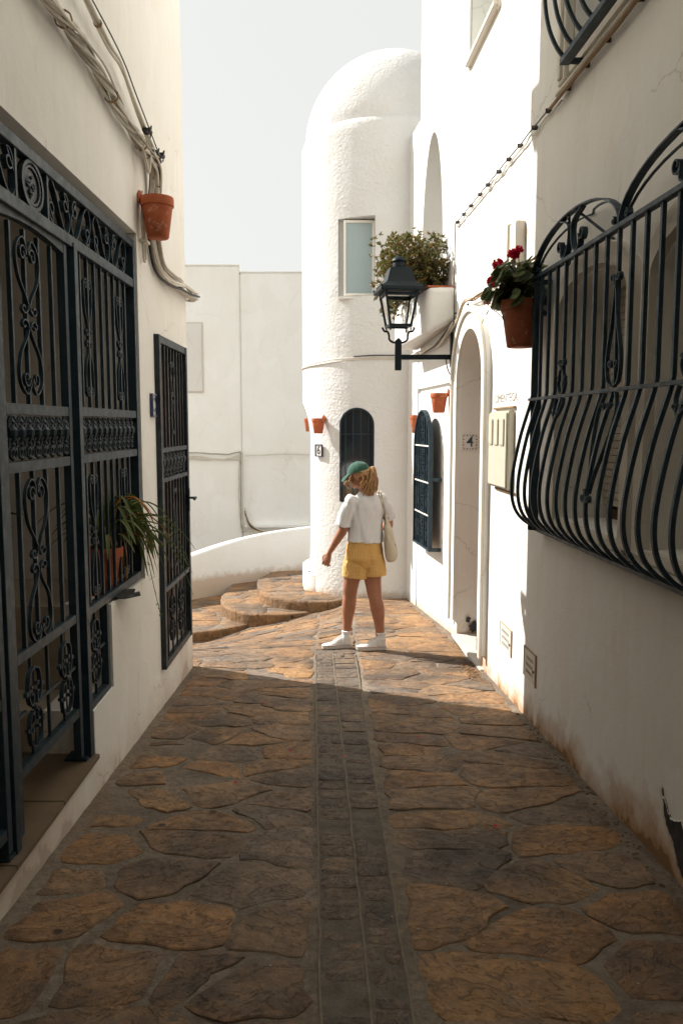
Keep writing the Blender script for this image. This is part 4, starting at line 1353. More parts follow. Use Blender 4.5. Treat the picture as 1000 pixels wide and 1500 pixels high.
def number_plate(t, w, h, ch, size, border='blue', sx=1.0):
    MB().bevbox(-w / 2, w / 2, -.012, .0, -h / 2, h / 2, .002).build('tile', M['tile_white'], t)
    m = MB()
    b = .011 if border == 'blue' else .0
    if border == 'blue':
        for x0, x1, z0, z1 in ((-w / 2 - b, w / 2 + b, h / 2, h / 2 + b), (-w / 2 - b, w / 2 + b, -h / 2 - b, -h / 2), (-w / 2 - b, -w / 2, -h / 2, h / 2), (w / 2, w / 2 + b, -h / 2, h / 2)):
            m.bevbox(x0, x1, -.022, .0, z0, z1, .002)
        m.build('tile_frame', M['tile_blue'], t)
    else:
        my = MB()
        n = 5
        for i in range(n):
            for sx_, sz_ in ((1, 0), (0, 1)):
                for s in (-1, 1):
                    p = (-w / 2 + w * (i + .5) / n) * .92
                    x, z = (p, s * (h / 2 - .011)) if sz_ else (s * (w / 2 - .011), p)
                    (m if (i % 2) else my).add([(x - .008, -.0135, z), (x, -.0135, z + .008), (x + .008, -.0135, z), (x, -.0135, z - .008)], [(0, 1, 2, 3)])
        m.build('blue_pattern', M['tile_blue'], t); my.build('yellow_pattern', M['tile_yellow'], t)
    link('number', text_mesh(ch, size, M['tile_ink'], .0012, .001), t, (0, -.0135, 0), (PI / 2, 0, 0), (sx, 1, 1))
a6 = R(218)
f6 = Frame(TX + TR * math.cos(a6), TY + TR * math.sin(a6), a6 + PI / 2)
t = f6.thing('house_number', 'small white tile with a blue frame reading 6 on the round tower', 'house number', 0, 1.295, .012)
number_plate(t, .125, .135, '6', .15, 'blue', .95)
# number four on the far jamb of the doorway (the jamb faces the camera)
jp = FR.pt(A_(7.335) + .004, 1.46, -.092)
t = thing('house_number', 'white tile with blue and yellow border reading 4 inside the arched doorway', 'house number', jp, FR.rot + R(90))
t.location += FR.X * .002
number_plate(t, .142, .142, '4', .135, 'floral')
t = FL.thing('house_number', 'blue framed number tile seen edge on between the porch gate and the narrow gate', 'house number', FL.a(5.15), 1.735, .0)
number_plate(t, .10, .125, 'C', .12, 'blue')
for s in (-1, 1): pass

# meter cabinet, lettering, gas and water covers, hood, door bell
t = FR.thing('meter_cabinet', 'cream metal meter cabinet with three raised panels beside the arched doorway', 'cabinet', A_(5.73), 1.44, 0)
MB().bevbox(-.25, .28, -.045, .0, -.275, .27, .006).build('body', M['cream_plastic'], t)
d = MB().bevbox(-.24, .265, -.058, -.046, -.262, .258, .005).build('door', M['cream_plastic'], t)
for x in (-.155, .005, .165): MB().bevbox(x - .055, x + .055, -.068, -.058, .03, .215, .007).build('raised_panel', M['cream_plastic'], d)
MB().bevbox(-.27, .305, -.022, .0, .285, .300, .003).build('top_edge', M['cable_brown'], t)
MB().bevbox(-.20, .33, -.018, .0, -.300, -.285, .003).build('bottom_edge', M['cable_brown'], t)
MB().bevbox(-.29, -.262, -.03, .0, -.02, .06, .005).build('latch', M['iron'], t)
t = FR.thing('wall_lettering', 'faint engraved capital letters on the white wall above the cream meter cabinet', 'lettering', A_(5.72), 1.80, 0)
M['faint_ink'] = simple('faded_grey_letter', (.27, .23, .18), .9, .1, .1)
link('letters', text_mesh('CIMENTECA', .115, M['faint_ink'], .0008), t, (0, -.0015, 0), (PI / 2, 0, 0), (1.0, .72, 1))
M['dirty2'] = simple('tan_grout', (.42, .30, .19), .9, .1)
def cover(a, z, w, h, label, seed):
    t = FR.thing('service_cover', label, 'service cover', a, z, 0)
    MB().bevbox(-w / 2, w / 2, -.009, .0, -h / 2, h / 2, .003).build('plate', M['marble'], t)
    m = MB()
    for x0, x1, z0, z1 in ((-w / 2 - .012, w / 2 + .012, h / 2, h / 2 + .009), (-w / 2 - .012, -w / 2, -h / 2, h / 2), (w / 2, w / 2 + .014, -h / 2 - .01, h / 2)):
        m.bevbox(x0, x1, -.011, .0, z0, z1, .002)
    m.build('cover_frame', M['dirty2'], t)
    r = random.Random(seed)
    for row, zz in enumerate((.045, .0, -.045)):         # worn lettering, strokes only
        x = -w * .34 + r.uniform(0, .02)
        m = MB()
        while x < w * .34:
            hh = .011
            k = r.choice((0, 1, 2))
            if k == 0: m.bevbox(x, x + .0035, -.0105, -.0088, zz - hh, zz + hh, .0005)
            elif k == 1: m.bevbox(x, x + .010, -.0105, -.0088, zz - .002, zz + .002, .0005); m.bevbox(x, x + .003, -.0107, -.0088, zz - hh, zz + hh, .0005)
            else: m.bevbox(x, x + .009, -.0105, -.0088, zz + hh - .004, zz + hh, .0005); m.bevbox(x + .003, x + .006, -.0107, -.0088, zz - hh, zz + hh, .0005)
            x += .017
        m.build('worn_lettering', M['dirty'], t)
    MB().bevbox(w / 2 - .025, w / 2 - .012, -.018, -.012, -.02, .0, .002).build('lock', M['iron'], t)
M['dirty'] = simple('grey_brown_relief', (.30, .25, .19), .8, .2)
cover(A_(5.555), .10, .29, .175, 'sunlit white service cover low on the wall past the shadow edge', 1)
cover(A_(4.955), .085, .24, .19, 'shaded white service cover low on the wall under the grille', 2)
t = FR.thing('wall_vent_hood', 'upright cream vent hood fixed on the sunlit wall above the geranium', 'vent', A_(5.40), 2.79, 0)
MB().bevbox(-.06, .10, -.065, .0, -.14, .13, .006).build('body', M['stone_trim'], t)
MB().bevbox(-.10, -.061, -.078, .0, -.14, .145, .006).build('side_flange', M['stone_trim'], t)
MB().prism([(-.16, -.175), (.08, -.175), (.07, -.142), (-.10, -.142)], -.05, 0).build('bottom_lip', M['stone_trim'], t)
t = FA.thing('door_bell', 'small grey outlined bell box on the rough wall right of the arched grille', 'bell', FA.a(7.80), 1.50, 0)
MB().bevbox(-.035, .035, -.020, 0, -.095, .095, .004).build('body', M['white_paint'], t)
m = MB()
for z in (-.105, .105): m.bevbox(-.042, .042, -.024, 0, z - .010, z + .010, .003)
m.build('end_cap', M['cable_cream'], t); MB().ball((0, -.022, -.02), .006, 8).build('button', M['iron'], t)

# ---- street lantern
LX, LY = .545, 7.8
t = thing('street_lantern', 'black four sided street lantern on a horizontal wall bracket above the doorway', 'street lamp', (LX, LY, 0))
li = M['lamp_iron']
br = MB().bevbox(.032, .525, -.022, .022, 2.242, 2.288, .004).build('bracket_arm', li, t)
MB().bevbox(-.032, .030, -.032, .032, 2.14, 2.425, .004).build('socket', li, t)
MB().bevbox(.5, .512, -.05, .05, 2.17, 2.50, .003).build('wall_plate', li, t)
MB().tube(catmull([(.46, 0, 2.24), (.47, -.03, 2.16), (.50, -.04, 2.10), (.52, -.03, 2.20)], 6), .006, 6).build('lamp_cable', M['cable_black'], t, True)
for s in (-1, 1):
    MB().flat(catmull([(s * .155, 0, 2.545), (s * .135, 0, 2.51), (s * .105, 0, 2.505), (s * .09, 0, 2.47), (s * .085, 0, 2.43), (s * .05, 0, 2.405), (0, 0, 2.40)], 5), .02, .018).build('fork_arm', li, t)
MB().ball((0, 0, 2.425), .022, 10).build('fork_nut', li, t, True)
lb = bpy.data.objects.new('lantern_head', None)
rz = R(8)
def rsq(h, z, rot=rz):
    c_, s_ = math.cos(rot), math.sin(rot)
    return [(x * c_ - y * s_, x * s_ + y * c_, z) for x, y in ((-h, -h), (h, -h), (h, h), (-h, h))]
def loft(m, rings, cap0=True, cap1=True):
    n = len(rings[0]); b = []
    for r_ in rings: b += r_
    fs = []
    for i in range(len(rings) - 1):
        for j in range(n): fs.append((i * n + j, i * n + (j + 1) % n, (i + 1) * n + (j + 1) % n, (i + 1) * n + j))
    if cap0: fs.append(tuple(range(n))[::-1])
    if cap1: fs.append(tuple((len(rings) - 1) * n + j for j in range(n)))
    return m.add(b, fs)
COL.objects.unlink(lb) if lb.name in COL.objects else None
bpy.data.objects.remove(lb)
loft(MB(), [rsq(.205, 2.868), rsq(.210, 2.878), rsq(.205, 2.905), rsq(.150, 2.945), rsq(.135, 2.965), rsq(.100, 3.085), rsq(.096, 3.092)]).build('roof', li, t, True, 25)
MB().lathe([(.060, 3.09), (.062, 3.13), (.055, 3.155), (.072, 3.160), (.070, 3.172), (.045, 3.195), (.02, 3.205), (.018, 3.215), (.0001, 3.22)], 24).build('chimney', li, t, True, 40)
for i in range(4):
    p = rsq(.205, 2.885)[i]
    MB().lathe([(.009, 0), (.010, .018), (.005, .026), (.0001, .03)], 8, (p[0], p[1], 2.895)).build('corner_knob', li, t, True)
topq, botq = rsq(.152, 2.868), rsq(.098, 2.545)
for i in range(4):
    MB().sweep([botq[i], topq[i]], [(-.010, -.010), (.010, -.010), (.010, .010), (-.010, .010)], (1, .2, 0)).build('corner_post', li, t)
    a_, b_ = topq[i], topq[(i + 1) % 4]
    MB().sweep([(a_[0], a_[1], 2.842), (b_[0], b_[1], 2.842)], [(-.008, -.016), (.008, -.016), (.008, .016), (-.008, .016)]).build('top_rail', li, t)
    a_, b_ = rsq(.100, 2.558)[i], rsq(.100, 2.558)[(i + 1) % 4]
    MB().sweep([a_, b_], [(-.008, -.012), (.008, -.012), (.008, .012), (-.008, .012)]).build('bottom_rail', li, t)
    MB().lathe([(.0001, 2.505), (.008, 2.515), (.006, 2.545)], 8, (botq[i][0], botq[i][1], 0)).build('corner_finial', li, t, True)
    A1, B1 = Vector(botq[i]), Vector(botq[(i + 1) % 4]); A2, B2 = Vector(topq[i]), Vector(topq[(i + 1) % 4])
    MB().add([A1, B1, B2, A2], [(0, 1, 2, 3)]).build('glass_pane', M['clear'], t)
loft(MB(), [rsq(.125, 2.861), rsq(.125, 2.866)]).build('reflector', M['white_paint'], t)

# ---- cables
M['cable_grey'] = simple('dusty_grey_cable', (.42, .38, .32), .7, .2, .3, 9)
def strands(parent, path, n, R0, r, twist, mat, name='strand', seg=10, seed=0, jitter=.25):
    P = catmull(path, seg)
    rr = random.Random(seed)
    L = [0]
    for i in range(1, len(P)): L.append(L[-1] + (P[i] - P[i - 1]).length)
    for k in range(n):
        ph = 2 * PI * k / n + rr.uniform(-.3, .3)
        Rk = R0 * rr.uniform(1 - jitter, 1 + jitter)
        pts = []
        for i, p in enumerate(P):
            t_ = (P[min(i + 1, len(P) - 1)] - P[max(i - 1, 0)]).normalized()
            s_ = t_.cross(Vector((1, .01, .02))).normalized(); u_ = s_.cross(t_)
            a = ph + twist * L[i] + .5 * noise.noise(Vector((L[i] * 2, k, seed)))
            pts.append(p + s_ * Rk * math.cos(a) + u_ * Rk * math.sin(a) * .8)
        MB().tube(pts, r, 7).build(name, M[mat[k % len(mat)]], parent, True, 80)
def clips(parent, pts, r=.02, mat='cable_black'):
    for p in pts:
        m = MB(); p = Vector(p)
        m.sweep([(p.x + r * math.cos(a), p.y, p.z + r * math.sin(a)) for a in [2 * PI * i / 10 for i in range(10)]], [(-.003, -.006), (.003, -.006), (.003, .006), (-.003, .006)], (0, 1, 0), True)
        m.build('clip', M[mat], parent)
t = thing('cable_bundle', 'thick bundle of twisted cream cables running along the left house and down behind the pot', 'cables', (0, 0, 0))
xw = -1.165
main = [(xw, 2.2, 3.36), (xw, 2.9, 3.33), (xw, 3.4, 3.30), (xw, 4.0, 3.30), (xw, 4.5, 3.25), (xw + .005, 4.9, 3.23), (xw + .01, 5.15, 3.22)]
strands(t, main, 9, .025, .0078, 6, ['cable_cream', 'cable_cream', 'cable_cream', 'cable_grey'], seed=1, jitter=.6)
strands(t, [(xw + .02, p[1], p[2] + .015 * math.sin(i * 2.3)) for i, p in enumerate(main)], 2, .022, .006, 3, ['cable_grey', 'cable_cream'], seed=21, jitter=.8)
strands(t, [(xw + .01, 5.0, 3.24), (xw + .015, 5.14, 3.19), (xw + .01, 5.16, 3.08), (xw, 5.13, 2.92), (xw, 5.16, 2.72), (xw, 5.28, 2.62), (xw, 5.6, 2.60), (xw, 6.0, 2.62), (xw + .01, 6.36, 2.615), (xw - .03, 6.43, 2.62), (xw - .4, 6.42, 2.63)], 11, .036, .0078, 1.9, ['cable_cream', 'cable_cream', 'cable_cream', 'cable_black'], seed=2)
clips(t, [(xw, 3.55, 3.30), (xw, 4.25, 3.27), (xw, 4.85, 3.235)], .036, 'cable_brown')
strands(t, [(-1.19, 4.95, 3.0), (-1.19, 4.94, 2.8), (-1.19, 4.95, 2.62), (-1.19, 4.985, 2.60), (-1.19, 5.0, 2.66), (-1.19, 4.99, 2.9)], 1, .001, .008, 0, ['cable_cream'], seed=3)
MB().bevbox(-1.205, -1.165, 4.925, 5.02, 2.70, 2.72, .003).build('cable_tie', M['cable_cream'], t)
strands(t, [(xw, 4.80, 3.28), (xw + .02, 4.86, 3.16), (xw + .02, 4.92, 3.10), (xw + .02, 4.97, 3.20), (xw, 5.0, 3.25)], 2, .006, .007, 6, ['cable_cream'], seed=8)
t = thing('cable_pair', 'thin cream and black cable pair strung above the thick bundle on the left house', 'cables', (0, 0, 0))
strands(t, [(xw, 2.4, 3.60), (xw, 3.2, 3.55), (xw, 3.7, 3.56), (xw, 4.2, 3.50), (xw, 4.45, 3.50), (xw, 4.7, 3.42), (xw, 5.0, 3.34), (xw, 5.18, 3.30)], 2, .008, .009, 3, ['cable_cream', 'cable_cream'], seed=5)
MB().tube(catmull([(xw + .02, 2.4, 3.62), (xw + .02, 3.3, 3.575), (xw + .02, 4.3, 3.53), (xw + .02, 4.7, 3.44), (xw + .02, 5.2, 3.31)], 8), .004, 6).build('strand', M['cable_black'], t, True)
clips(t, [(xw, 3.4, 3.555), (xw, 4.05, 3.52)], .018, 'cable_brown')
for p, r_ in (((-1.15, 4.93, 3.335), .022), ((-1.15, 5.12, 3.27), .026), ((-1.15, 5.17, 3.245), .022), ((-1.14, 5.22, 3.29), .018)):
    m = MB(); m.ball(p, r_, 8, (1, 1.3, 1)); m.bevbox(p[0] - .02, p[0] + .03, p[1] - .03, p[1] + .03, p[2] - .01, p[2] + .012, .004)
    m.tube([(p[0] + .01, p[1] - .04, p[2] - .02), (p[0] + .03, p[1], p[2] + .03), (p[0] + .01, p[1] + .05, p[2] - .02)], .004, 5)
    m.build('connector', M['cable_black'], t)
# right house: long pair of lines with clips
def rwall(y, z, d=.02): return FR.pt(A_(y), z, d)
def wave(y0, y1, z0, z1, d=.015, amp=.012, n=26, seed=0):
    return [rwall(y0 + (y1 - y0) * i / n, z0 + (z1 - z0) * i / n + amp * noise.noise(Vector((i * .9, seed, 0))), d) for i in range(n + 1)]
t = thing('cable_line', 'thin clipped cable line running under the upper windows of the right house', 'cables', (0, 0, 0))
MB().tube(catmull(wave(2.4, 4.62, 3.385, 3.415, .035, .006, 12, 2) , 4), .012, 7).build('strand', M['cable_cream'], t, True)
MB().tube(catmull(wave(2.4, 4.72, 3.36, 3.385, .04, .010, 12, 4), 4), .010, 7).build('strand', M['cable_brown'], t, True)
MB().tube(catmull(wave(2.4, 7.55, 3.37, 3.44, .03, .010, 26, 6) + [rwall(7.585, 3.42), rwall(7.59, 3.2), rwall(7.585, 2.7), rwall(7.59, 2.5)], 4), .0045, 6).build('strand', M['cable_black'], t, True)
MB().tube(catmull(wave(4.6, 7.55, 3.38, 3.42, .015, .028, 30, 9), 4), .006, 6).build('strand', M['cable_cream'], t, True)
for i in range(15):
    y = 3.3 + i * .30 + .08 * noise.noise(Vector((i * 1.7, 0, 0)))
    p = rwall(y, 3.385 + .012 * i / 3, .03)
    MB().bevbox(p.x - .008, p.x + .028, y - .006, y + .006, p.z - .012, p.z + .014, .002).build('clip', M['cable_black'], t)
t = thing('cable_run', 'rust stained cable run along the far wall over the arched doorway to the balcony planter', 'cables', (0, 0, 0))
path = [rwall(4.95, 2.615, .02), rwall(5.6, 2.62, .02), rwall(6.2, 2.615, .05), rwall(6.6, 2.63, .05), rwall(6.95, 2.655, .055), rwall(7.25, 2.56, .05), rwall(7.55, 2.54, .03)]
strands(t, path, 3, .012, .007, 4, ['cable_brown', 'cable_cream', 'cable_brown'], seed=11)
def awall(y, z, d=.03): return FA.pt(FA.a(y), z, d)
strands(t, [rwall(7.5, 2.55, .03), awall(7.8, 2.50, .05), awall(8.2, 2.43, .05), awall(8.7, 2.42, .05), awall(9.2, 2.41, .05), awall(9.6, 2.42, .04)], 4, .018, .009, 3, ['cable_cream', 'cable_cream', 'cable_black'], seed=12)
for i in range(9):
    p = rwall(5.3 + i * .27, 2.63, .03)
    MB().ball((p.x, p.y, p.z), .012, 6).build('clip', M['cable_black'], t)
t = thing('cable_line', 'two thin cables wrapped round the white tower at mid height', 'cables', (0, 0, 0))
for dz, dr_, mt in ((0, .014, 'cable_cream'), (.018, .012, 'cable_black'), (-.022, .012, 'cable_cream')):
    if mt == 'cable_black': rng = range(244, 276, 3)
    else: rng = range(170, 277, 3)
    MB().tube([(TX + (TR + dr_) * math.cos(R(a)), TY + (TR + dr_) * math.sin(R(a)), 2.44 + dz + .012 * noise.noise(Vector((a * .05, dz * 30, 0))) - (.05 * smoothstep(245, 190, a))) for a in rng], .0065, 6).build('strand', M[mt], t, True)
t = thing('cable_run', 'dark and pale cables stapled across the taller far house and down its edge', 'cables', (0, 0, 0))
def far(path, r, mat, seed=0, amp=.02):
    P = catmull([(x, y, z) for x, y, z in path], 6)
    P = [p + Vector((amp * noise.noise(Vector((i * .4, seed, 0))), 0, amp * noise.noise(Vector((i * .4, seed, 5))))) for i, p in enumerate(P)]
    MB().tube(P, r, 6).build('strand', M[mat], t, True)
far([(-3.8, 15.96, 1.05), (-3.0, 15.96, 1.09), (-2.4, 15.96, 1.05), (-2.0, 15.96, 1.10)], .013, 'cable_grey')
for k in range(3): far([(-3.8, 15.95, .97 - k * .03), (-3.0, 15.95, 1.02 - k * .03), (-2.4, 15.95, .95), (-2.0, 15.95, 1.04 - k * .04)], .013, 'cable_cream', k)
for k in range(3): far([(-2.03 + k * .03, 15.95, 1.08), (-2.05 + k * .03, 15.95, .3), (-2.03 + k * .03, 15.95, -.35 - k * .05), (-1.95 + k * .03, 15.95, -.50)], .010, ['cable_cream', 'cable_grey', 'cable_cream'][k], k + 5)
t = thing('cable_run', 'drooping cables along the ledge of the lower far house behind the parapet', 'cables', (0, 0, 0))
for k in range(4): far([(-1.93, 15.9, -.02 - .05 * k), (-1.8, 15.9, -.36 - .03 * k), (-1.4, 15.9, -.52), (-1.0, 15.9, -.47 - .02 * k), (-.3, 15.9, -.46)], .014, ['cable_cream', 'cable_black', 'cable_brown', 'cable_cream'][k], k + 9)
far([(-1.93, 15.98, 1.02), (-1.2, 15.98, 1.05), (0, 15.98, 1.03)], .010, 'cable_cream', 20)

# ---- plants
def add_leaf(m, p, d, up, L, W, fold=.25, n=2):
    """a pointed leaf: spine with two halves"""
    d = d.normalized(); s = d.cross(up)
    if s.length < 1e-3: s = Vector((1, 0, 0))
    s.normalize(); u = s.cross(d)
    b = len(m.v)
    a0 = p; a1 = p + d * L * .5 - u * L * .04; a2 = p + d * L - u * L * .10
    l = p + d * L * .45 + s * W * .5 + u * W * fold; r_ = p + d * L * .45 - s * W * .5 + u * W * fold
    m.add([a0, l, a2, r_, a1], [(0, 4, 1), (4, 2, 1), (0, 3, 4), (4, 3, 2)])
def rnd_dir(r_, zmin=-1):
    while True:
        v = Vector((r_.uniform(-1, 1), r_.uniform(-1, 1), r_.uniform(zmin, 1)))
        if .1 < v.length < 1: return v.normalized()
# succulent shrub in the balcony planter
t = FA.thing('balcony_shrub', 'rust and olive leaved shrub spilling from the balcony planter behind the lantern', 'shrub', FA.a(8.6), 2.9, .10)
rr = random.Random(31)
tips = []
tm = MB()
for i in range(240):
    x = rr.uniform(-.26, .70)
    lim = .64 if x > -.1 else .54
    droop = rr.random() < .16 and x < .35
    if droop: tip = Vector((x - .02, -rr.uniform(.26, .40), rr.uniform(-.10, .10)))
    else: tip = Vector((x * .95, rr.uniform(-.50, .12), rr.uniform(.05, lim) * (1 - .25 * abs(x))))
    root = Vector((x * .5, rr.uniform(-.12, .04), -.02))
    mid = (root + tip) / 2 + Vector((0, -.05 if droop else 0, .16 if droop else .03))
    P = catmull([root, mid, tip], 5)
    tm.tube(P, .006, 5, scales=[1 - .06 * j for j in range(len(P))])
    tips.append((tip, (P[-1] - P[-3]).normalized()))
    if rr.random() < .6: tips.append((P[-4], (P[-3] - P[-5]).normalized()))
tm.build('stems', M['twig'], t, True)
lm = MB()
for tip, d in tips:
    for j in range(4):
        c_ = tip + Vector([rr.gauss(0, .034) for _ in range(3)])
        ax = (d + rnd_dir(rr) * .7 + Vector((0, 0, .4))).normalized()
        for q in range(7):
            v = (rnd_dir(rr) + ax * .9).normalized()
            add_leaf(lm, c_, v, ax, rr.uniform(.030, .052), rr.uniform(.020, .030))
lm.build('foliage', M['leaf_bush'], t)

# geranium pot on the right wall
t, po = wall_pot(FR, A_(4.86), 2.345, .122, .275, 'old brown terracotta pot holding a red geranium at the end of the big grille', 'terracotta_old', d=.14, ring='iron')
MB().bevbox(.06, .13, .06, .14, -.10, -.07, .002).build('holder_arm', M['iron'], t)
t = FR.thing('geranium', 'green geranium with crimson flower heads in the brown wall pot', 'plant', A_(4.86), 2.33, .15)
rr = random.Random(12)
sm, lm = MB(), MB()
def round_leaf(m, c, nrm, r_):
    nrm = nrm.normalized(); s = nrm.cross(Vector((.3, .2, 1)))
    s = s.normalized() if s.length > 1e-3 else Vector((1, 0, 0)); u = nrm.cross(s)
    b = [c - nrm * r_ * .22]
    n = 9
    for i in range(n):
        a = 2 * PI * i / n + .35
        k = r_ * (1 + .12 * (i % 2)) * (1 if i else .55)
        b.append(c + s * k * math.cos(a) + u * k * math.sin(a) + nrm * r_ * .06 * (i % 2))
    m.add(b, [(0, i + 1, (i + 1) % n + 1) for i in range(n)])
for i in range(95):
    a = rr.uniform(0, 2 * PI); rad = rr.uniform(.03, .22)
    left = rr.random() < .45
    tip = Vector((rad * math.cos(a) * 1.0 - (.07 if left else 0), rad * math.sin(a) * .75 - .03, rr.uniform(.02, .20) - (.10 if left and rr.random() < .4 else 0)))
    P = catmull([(rr.uniform(-.03, .03), rr.uniform(-.03, .03), -.02), tuple(tip * .5 + Vector((0, 0, .06))), tuple(tip)], 4)
    sm.tube(P, .003, 5)
    for j in range(3):
        c_ = tip + Vector([rr.gauss(0, .018) for _ in range(3)])
        round_leaf(lm, c_, (c_ - Vector((0, 0, -.05))).normalized() + rnd_dir(rr) * .5 + Vector((-.3, -.6, .2)), rr.uniform(.028, .046))
for j in range(7):                                            # trailing shoot towards the doorway
    c_ = Vector((-.17 - j * .014, -.05 - .02 * j, .02 - j * .012))
    round_leaf(lm, c_ + Vector([rr.gauss(0, .012) for _ in range(3)]), Vector((-.3, -1, .3)), .02)
sm.build('stems', M['twig'], t, True); lm.build('foliage', M['leaf_geranium'], t)
def flower(c, r_, n=60):
    m = MB()
    for i in range(n):
        v = rnd_dir(rr, -.4)
        p = Vector(c) + v * r_ * rr.uniform(.65, 1)
        for q in range(4):
            w = (v + rnd_dir(rr) * .9).normalized()
            add_leaf(m, p, w, v, .017, .014, .1)
    m.ball(c, r_ * .8, 8)
    m.tube([(c[0] * .3, c[1] * .3, c[2] - .14), (c[0], c[1], c[2] - .01)], .0025, 5)
    return m.build('flower_head', M['petal'], t)
flower((-.05, -.12, .23), .030); flower((-.085, -.14, .135), .034); flower((.13, -.08, .25), .028); flower((-.20, -.13, .085), .014, 12); flower((-.19, -.15, .03), .013, 10)
flower((.17, -.06, .27), .020, 18)
for sp in tips[:0]: pass
cc = MB()
for i in range(14): add_leaf(cc, Vector((rr.uniform(-.2, -.05), rr.uniform(-.12, 0), rr.uniform(-.02, .06))), rnd_dir(rr), Vector((0, 0, 1)), .03, .022)
cc.build('dry_leaves', M['leaf_dry'], t)

# potted plants inside the porch
def floor_pot(name_label, x, y, z, r, h, mat='terracotta', saucer=True, group='potted plants in the porch'):
    t = thing('flower_pot', name_label, 'flower pot', (x, y, z), 0, group)
    MB().lathe([(.001, .012), (r * .68, .012), (r * .95, h * .8), (r * .93, h - .004), (r * .85, h - .004), (r * .82, h - .04), (.001, h - .042)], 28).build('pot', M[mat], t, True, 50)
    MB().lathe([(r * .955, h * .80), (r * 1.02, h * .81), (r * 1.03, h - .004), (r * 1.0, h), (r * .92, h), (r * .9, h - .02)], 28).build('rim', M[mat], t, True, 50)
    MB().lathe([(.001, h - .035), (r * .86, h - .035)], 20).build('soil', M['soil'], t)
    if saucer: MB().lathe([(.001, 0), (r * .95, 0), (r * 1.15, .022), (r * 1.11, .024), (r * .9, .008), (.001, .008)], 28).build('saucer', M[mat], t, True, 50)
    return t
def strap_leaf(P, w, mat, parent):
    n = len(P)
    m = MB(); vs, fs = [], []
    for i, p in enumerate(P):
        t_ = (P[min(i + 1, n - 1)] - P[max(i - 1, 0)]).normalized()
        s = t_.cross(Vector((0, 0, 1))); s = s.normalized() if s.length > 1e-3 else Vector((1, 0, 0))
        u = s.cross(t_)
        k = w * (math.sin(PI * min(1, .25 + i / (n - 1) * .75)) ** .7 if i < n - 1 else .05)
        vs += [p - s * k + u * k * .5, p, p + s * k + u * k * .5]
    for i in range(n - 1):
        for j in (0, 1): fs.append((i * 3 + j, i * 3 + j + 1, (i + 1) * 3 + j + 1, (i + 1) * 3 + j))
    m.add(vs, fs)
    return m.build('leaf', M[mat], parent, True)
pot = floor_pot('orange terracotta pot with saucer on the porch ledge just inside the fixed panel', -1.335, 4.44, .658, .105, .27)
sp = thing('strap_leaf_plant', 'spider plant whose long arching leaves reach out through the porch gate', 'plant', (-1.32, 4.45, .90))
rr = random.Random(77)
for i in range(74):
    out = i < 42
    if out:
        a = rr.uniform(-.55, .95) + (PI / 2) * .55
        L = rr.uniform(.24, .48); rise = rr.uniform(.08, .30)
        dx, dy = math.cos(a), math.sin(a)
        if rr.random() < .5: dy = abs(dy) + .4
    else:
        a = rr.uniform(0, 2 * PI); L = rr.uniform(.2, .38); rise = rr.uniform(.1, .32); dx, dy = math.cos(a) * .6, math.sin(a)
    d = Vector((dx, dy, 0)).normalized()
    drop = rr.uniform(.05, .42) * (1 if out else .5)
    P = catmull([(rr.uniform(-.03, .03), rr.uniform(-.03, .03), -.03), tuple(d * L * .28 + Vector((0, 0, rise * .85))), tuple(d * L * .62 + Vector((0, 0, rise))), tuple(d * L * .9 + Vector((0, 0, rise - drop * .45))), tuple(d * L * 1.08 + Vector((0, 0, rise - drop)))], 4)
    strap_leaf(P, rr.uniform(.010, .017), 'leaf_spider' if rr.random() < .86 else 'leaf_dry', sp)
for i in range(5):                                            # dry hanging leaves
    x0 = rr.uniform(.02, .12); y0 = rr.uniform(-.1, .12)
    P = catmull([(0, 0, 0), (x0, y0, .10), (x0 + .03, y0 * 1.2, -.05), (x0 + .02, y0 * 1.3, -.22)], 4)
    strap_leaf(P, .008, 'leaf_dry', sp)
for dy_, dz_ in ((.75, -.06), (.9, -.02), (.55, -.5)):         # trailing runners with plantlets
    P = catmull([(0, 0, .02), (.14, .2, .14), (.16, dy_ * .55, .08 + dz_ * .4), (.17, dy_ * .85, dz_ * .8), (.17, dy_, dz_)], 6)
    MB().tube(P, .0022, 5).build('runner', M['leaf_spider'], sp)
    q = MB()
    for p in P[::2]:
        for j in range(3): add_leaf(q, p, rnd_dir(rr), Vector((0, 0, 1)), .022, .008)
    q.build('plantlets', M['leaf_spider'], sp)
def leafy(label, x, y, z, h, w, n, L, W, mat='leaf_dark'):
    t = thing('house_plant', label, 'plant', (x, y, z), 0, 'leafy plants in the porch')
    r_ = random.Random(int(x * 100 + y * 1000) & 0xffff)
    sm, lm = MB(), MB()
    for i in range(n):
        a = r_.uniform(0, 2 * PI); rad = r_.uniform(.1, 1) * w
        tip = Vector((rad * math.cos(a), rad * math.sin(a), r_.uniform(.25, 1) * h))
        P = catmull([(0, 0, -.03), tuple(tip * .5 + Vector((0, 0, h * .12))), tuple(tip)], 4)
        sm.tube(P, .004, 5)
        for p in P[4:]:
            add_leaf(lm, p, (rnd_dir(r_) + tip.normalized() * .5), Vector((0, 0, 1)), L * r_.uniform(.6, 1), W * r_.uniform(.7, 1))
    sm.build('stems', M['twig'], t, True); lm.build('foliage', M[mat], t)
floor_pot('small terracotta pot at the near end of the porch bench', -2.22, 2.85, .687, .10, .2)
leafy('tall dark glossy leaved plant at the near end of the porch bench', -2.22, 2.85, .86, .85, .32, 34, .15, .07)
floor_pot('terracotta pot on the porch bench below the inner window', -2.24, 3.60, .687, .10, .2)
leafy('dark bushy plant on the porch bench below the inner window', -2.24, 3.60, .86, .5, .3, 26, .16, .05)
floor_pot('terracotta pot standing on the porch floor behind the gate leaf', -1.85, 3.3, .0, .11, .2)
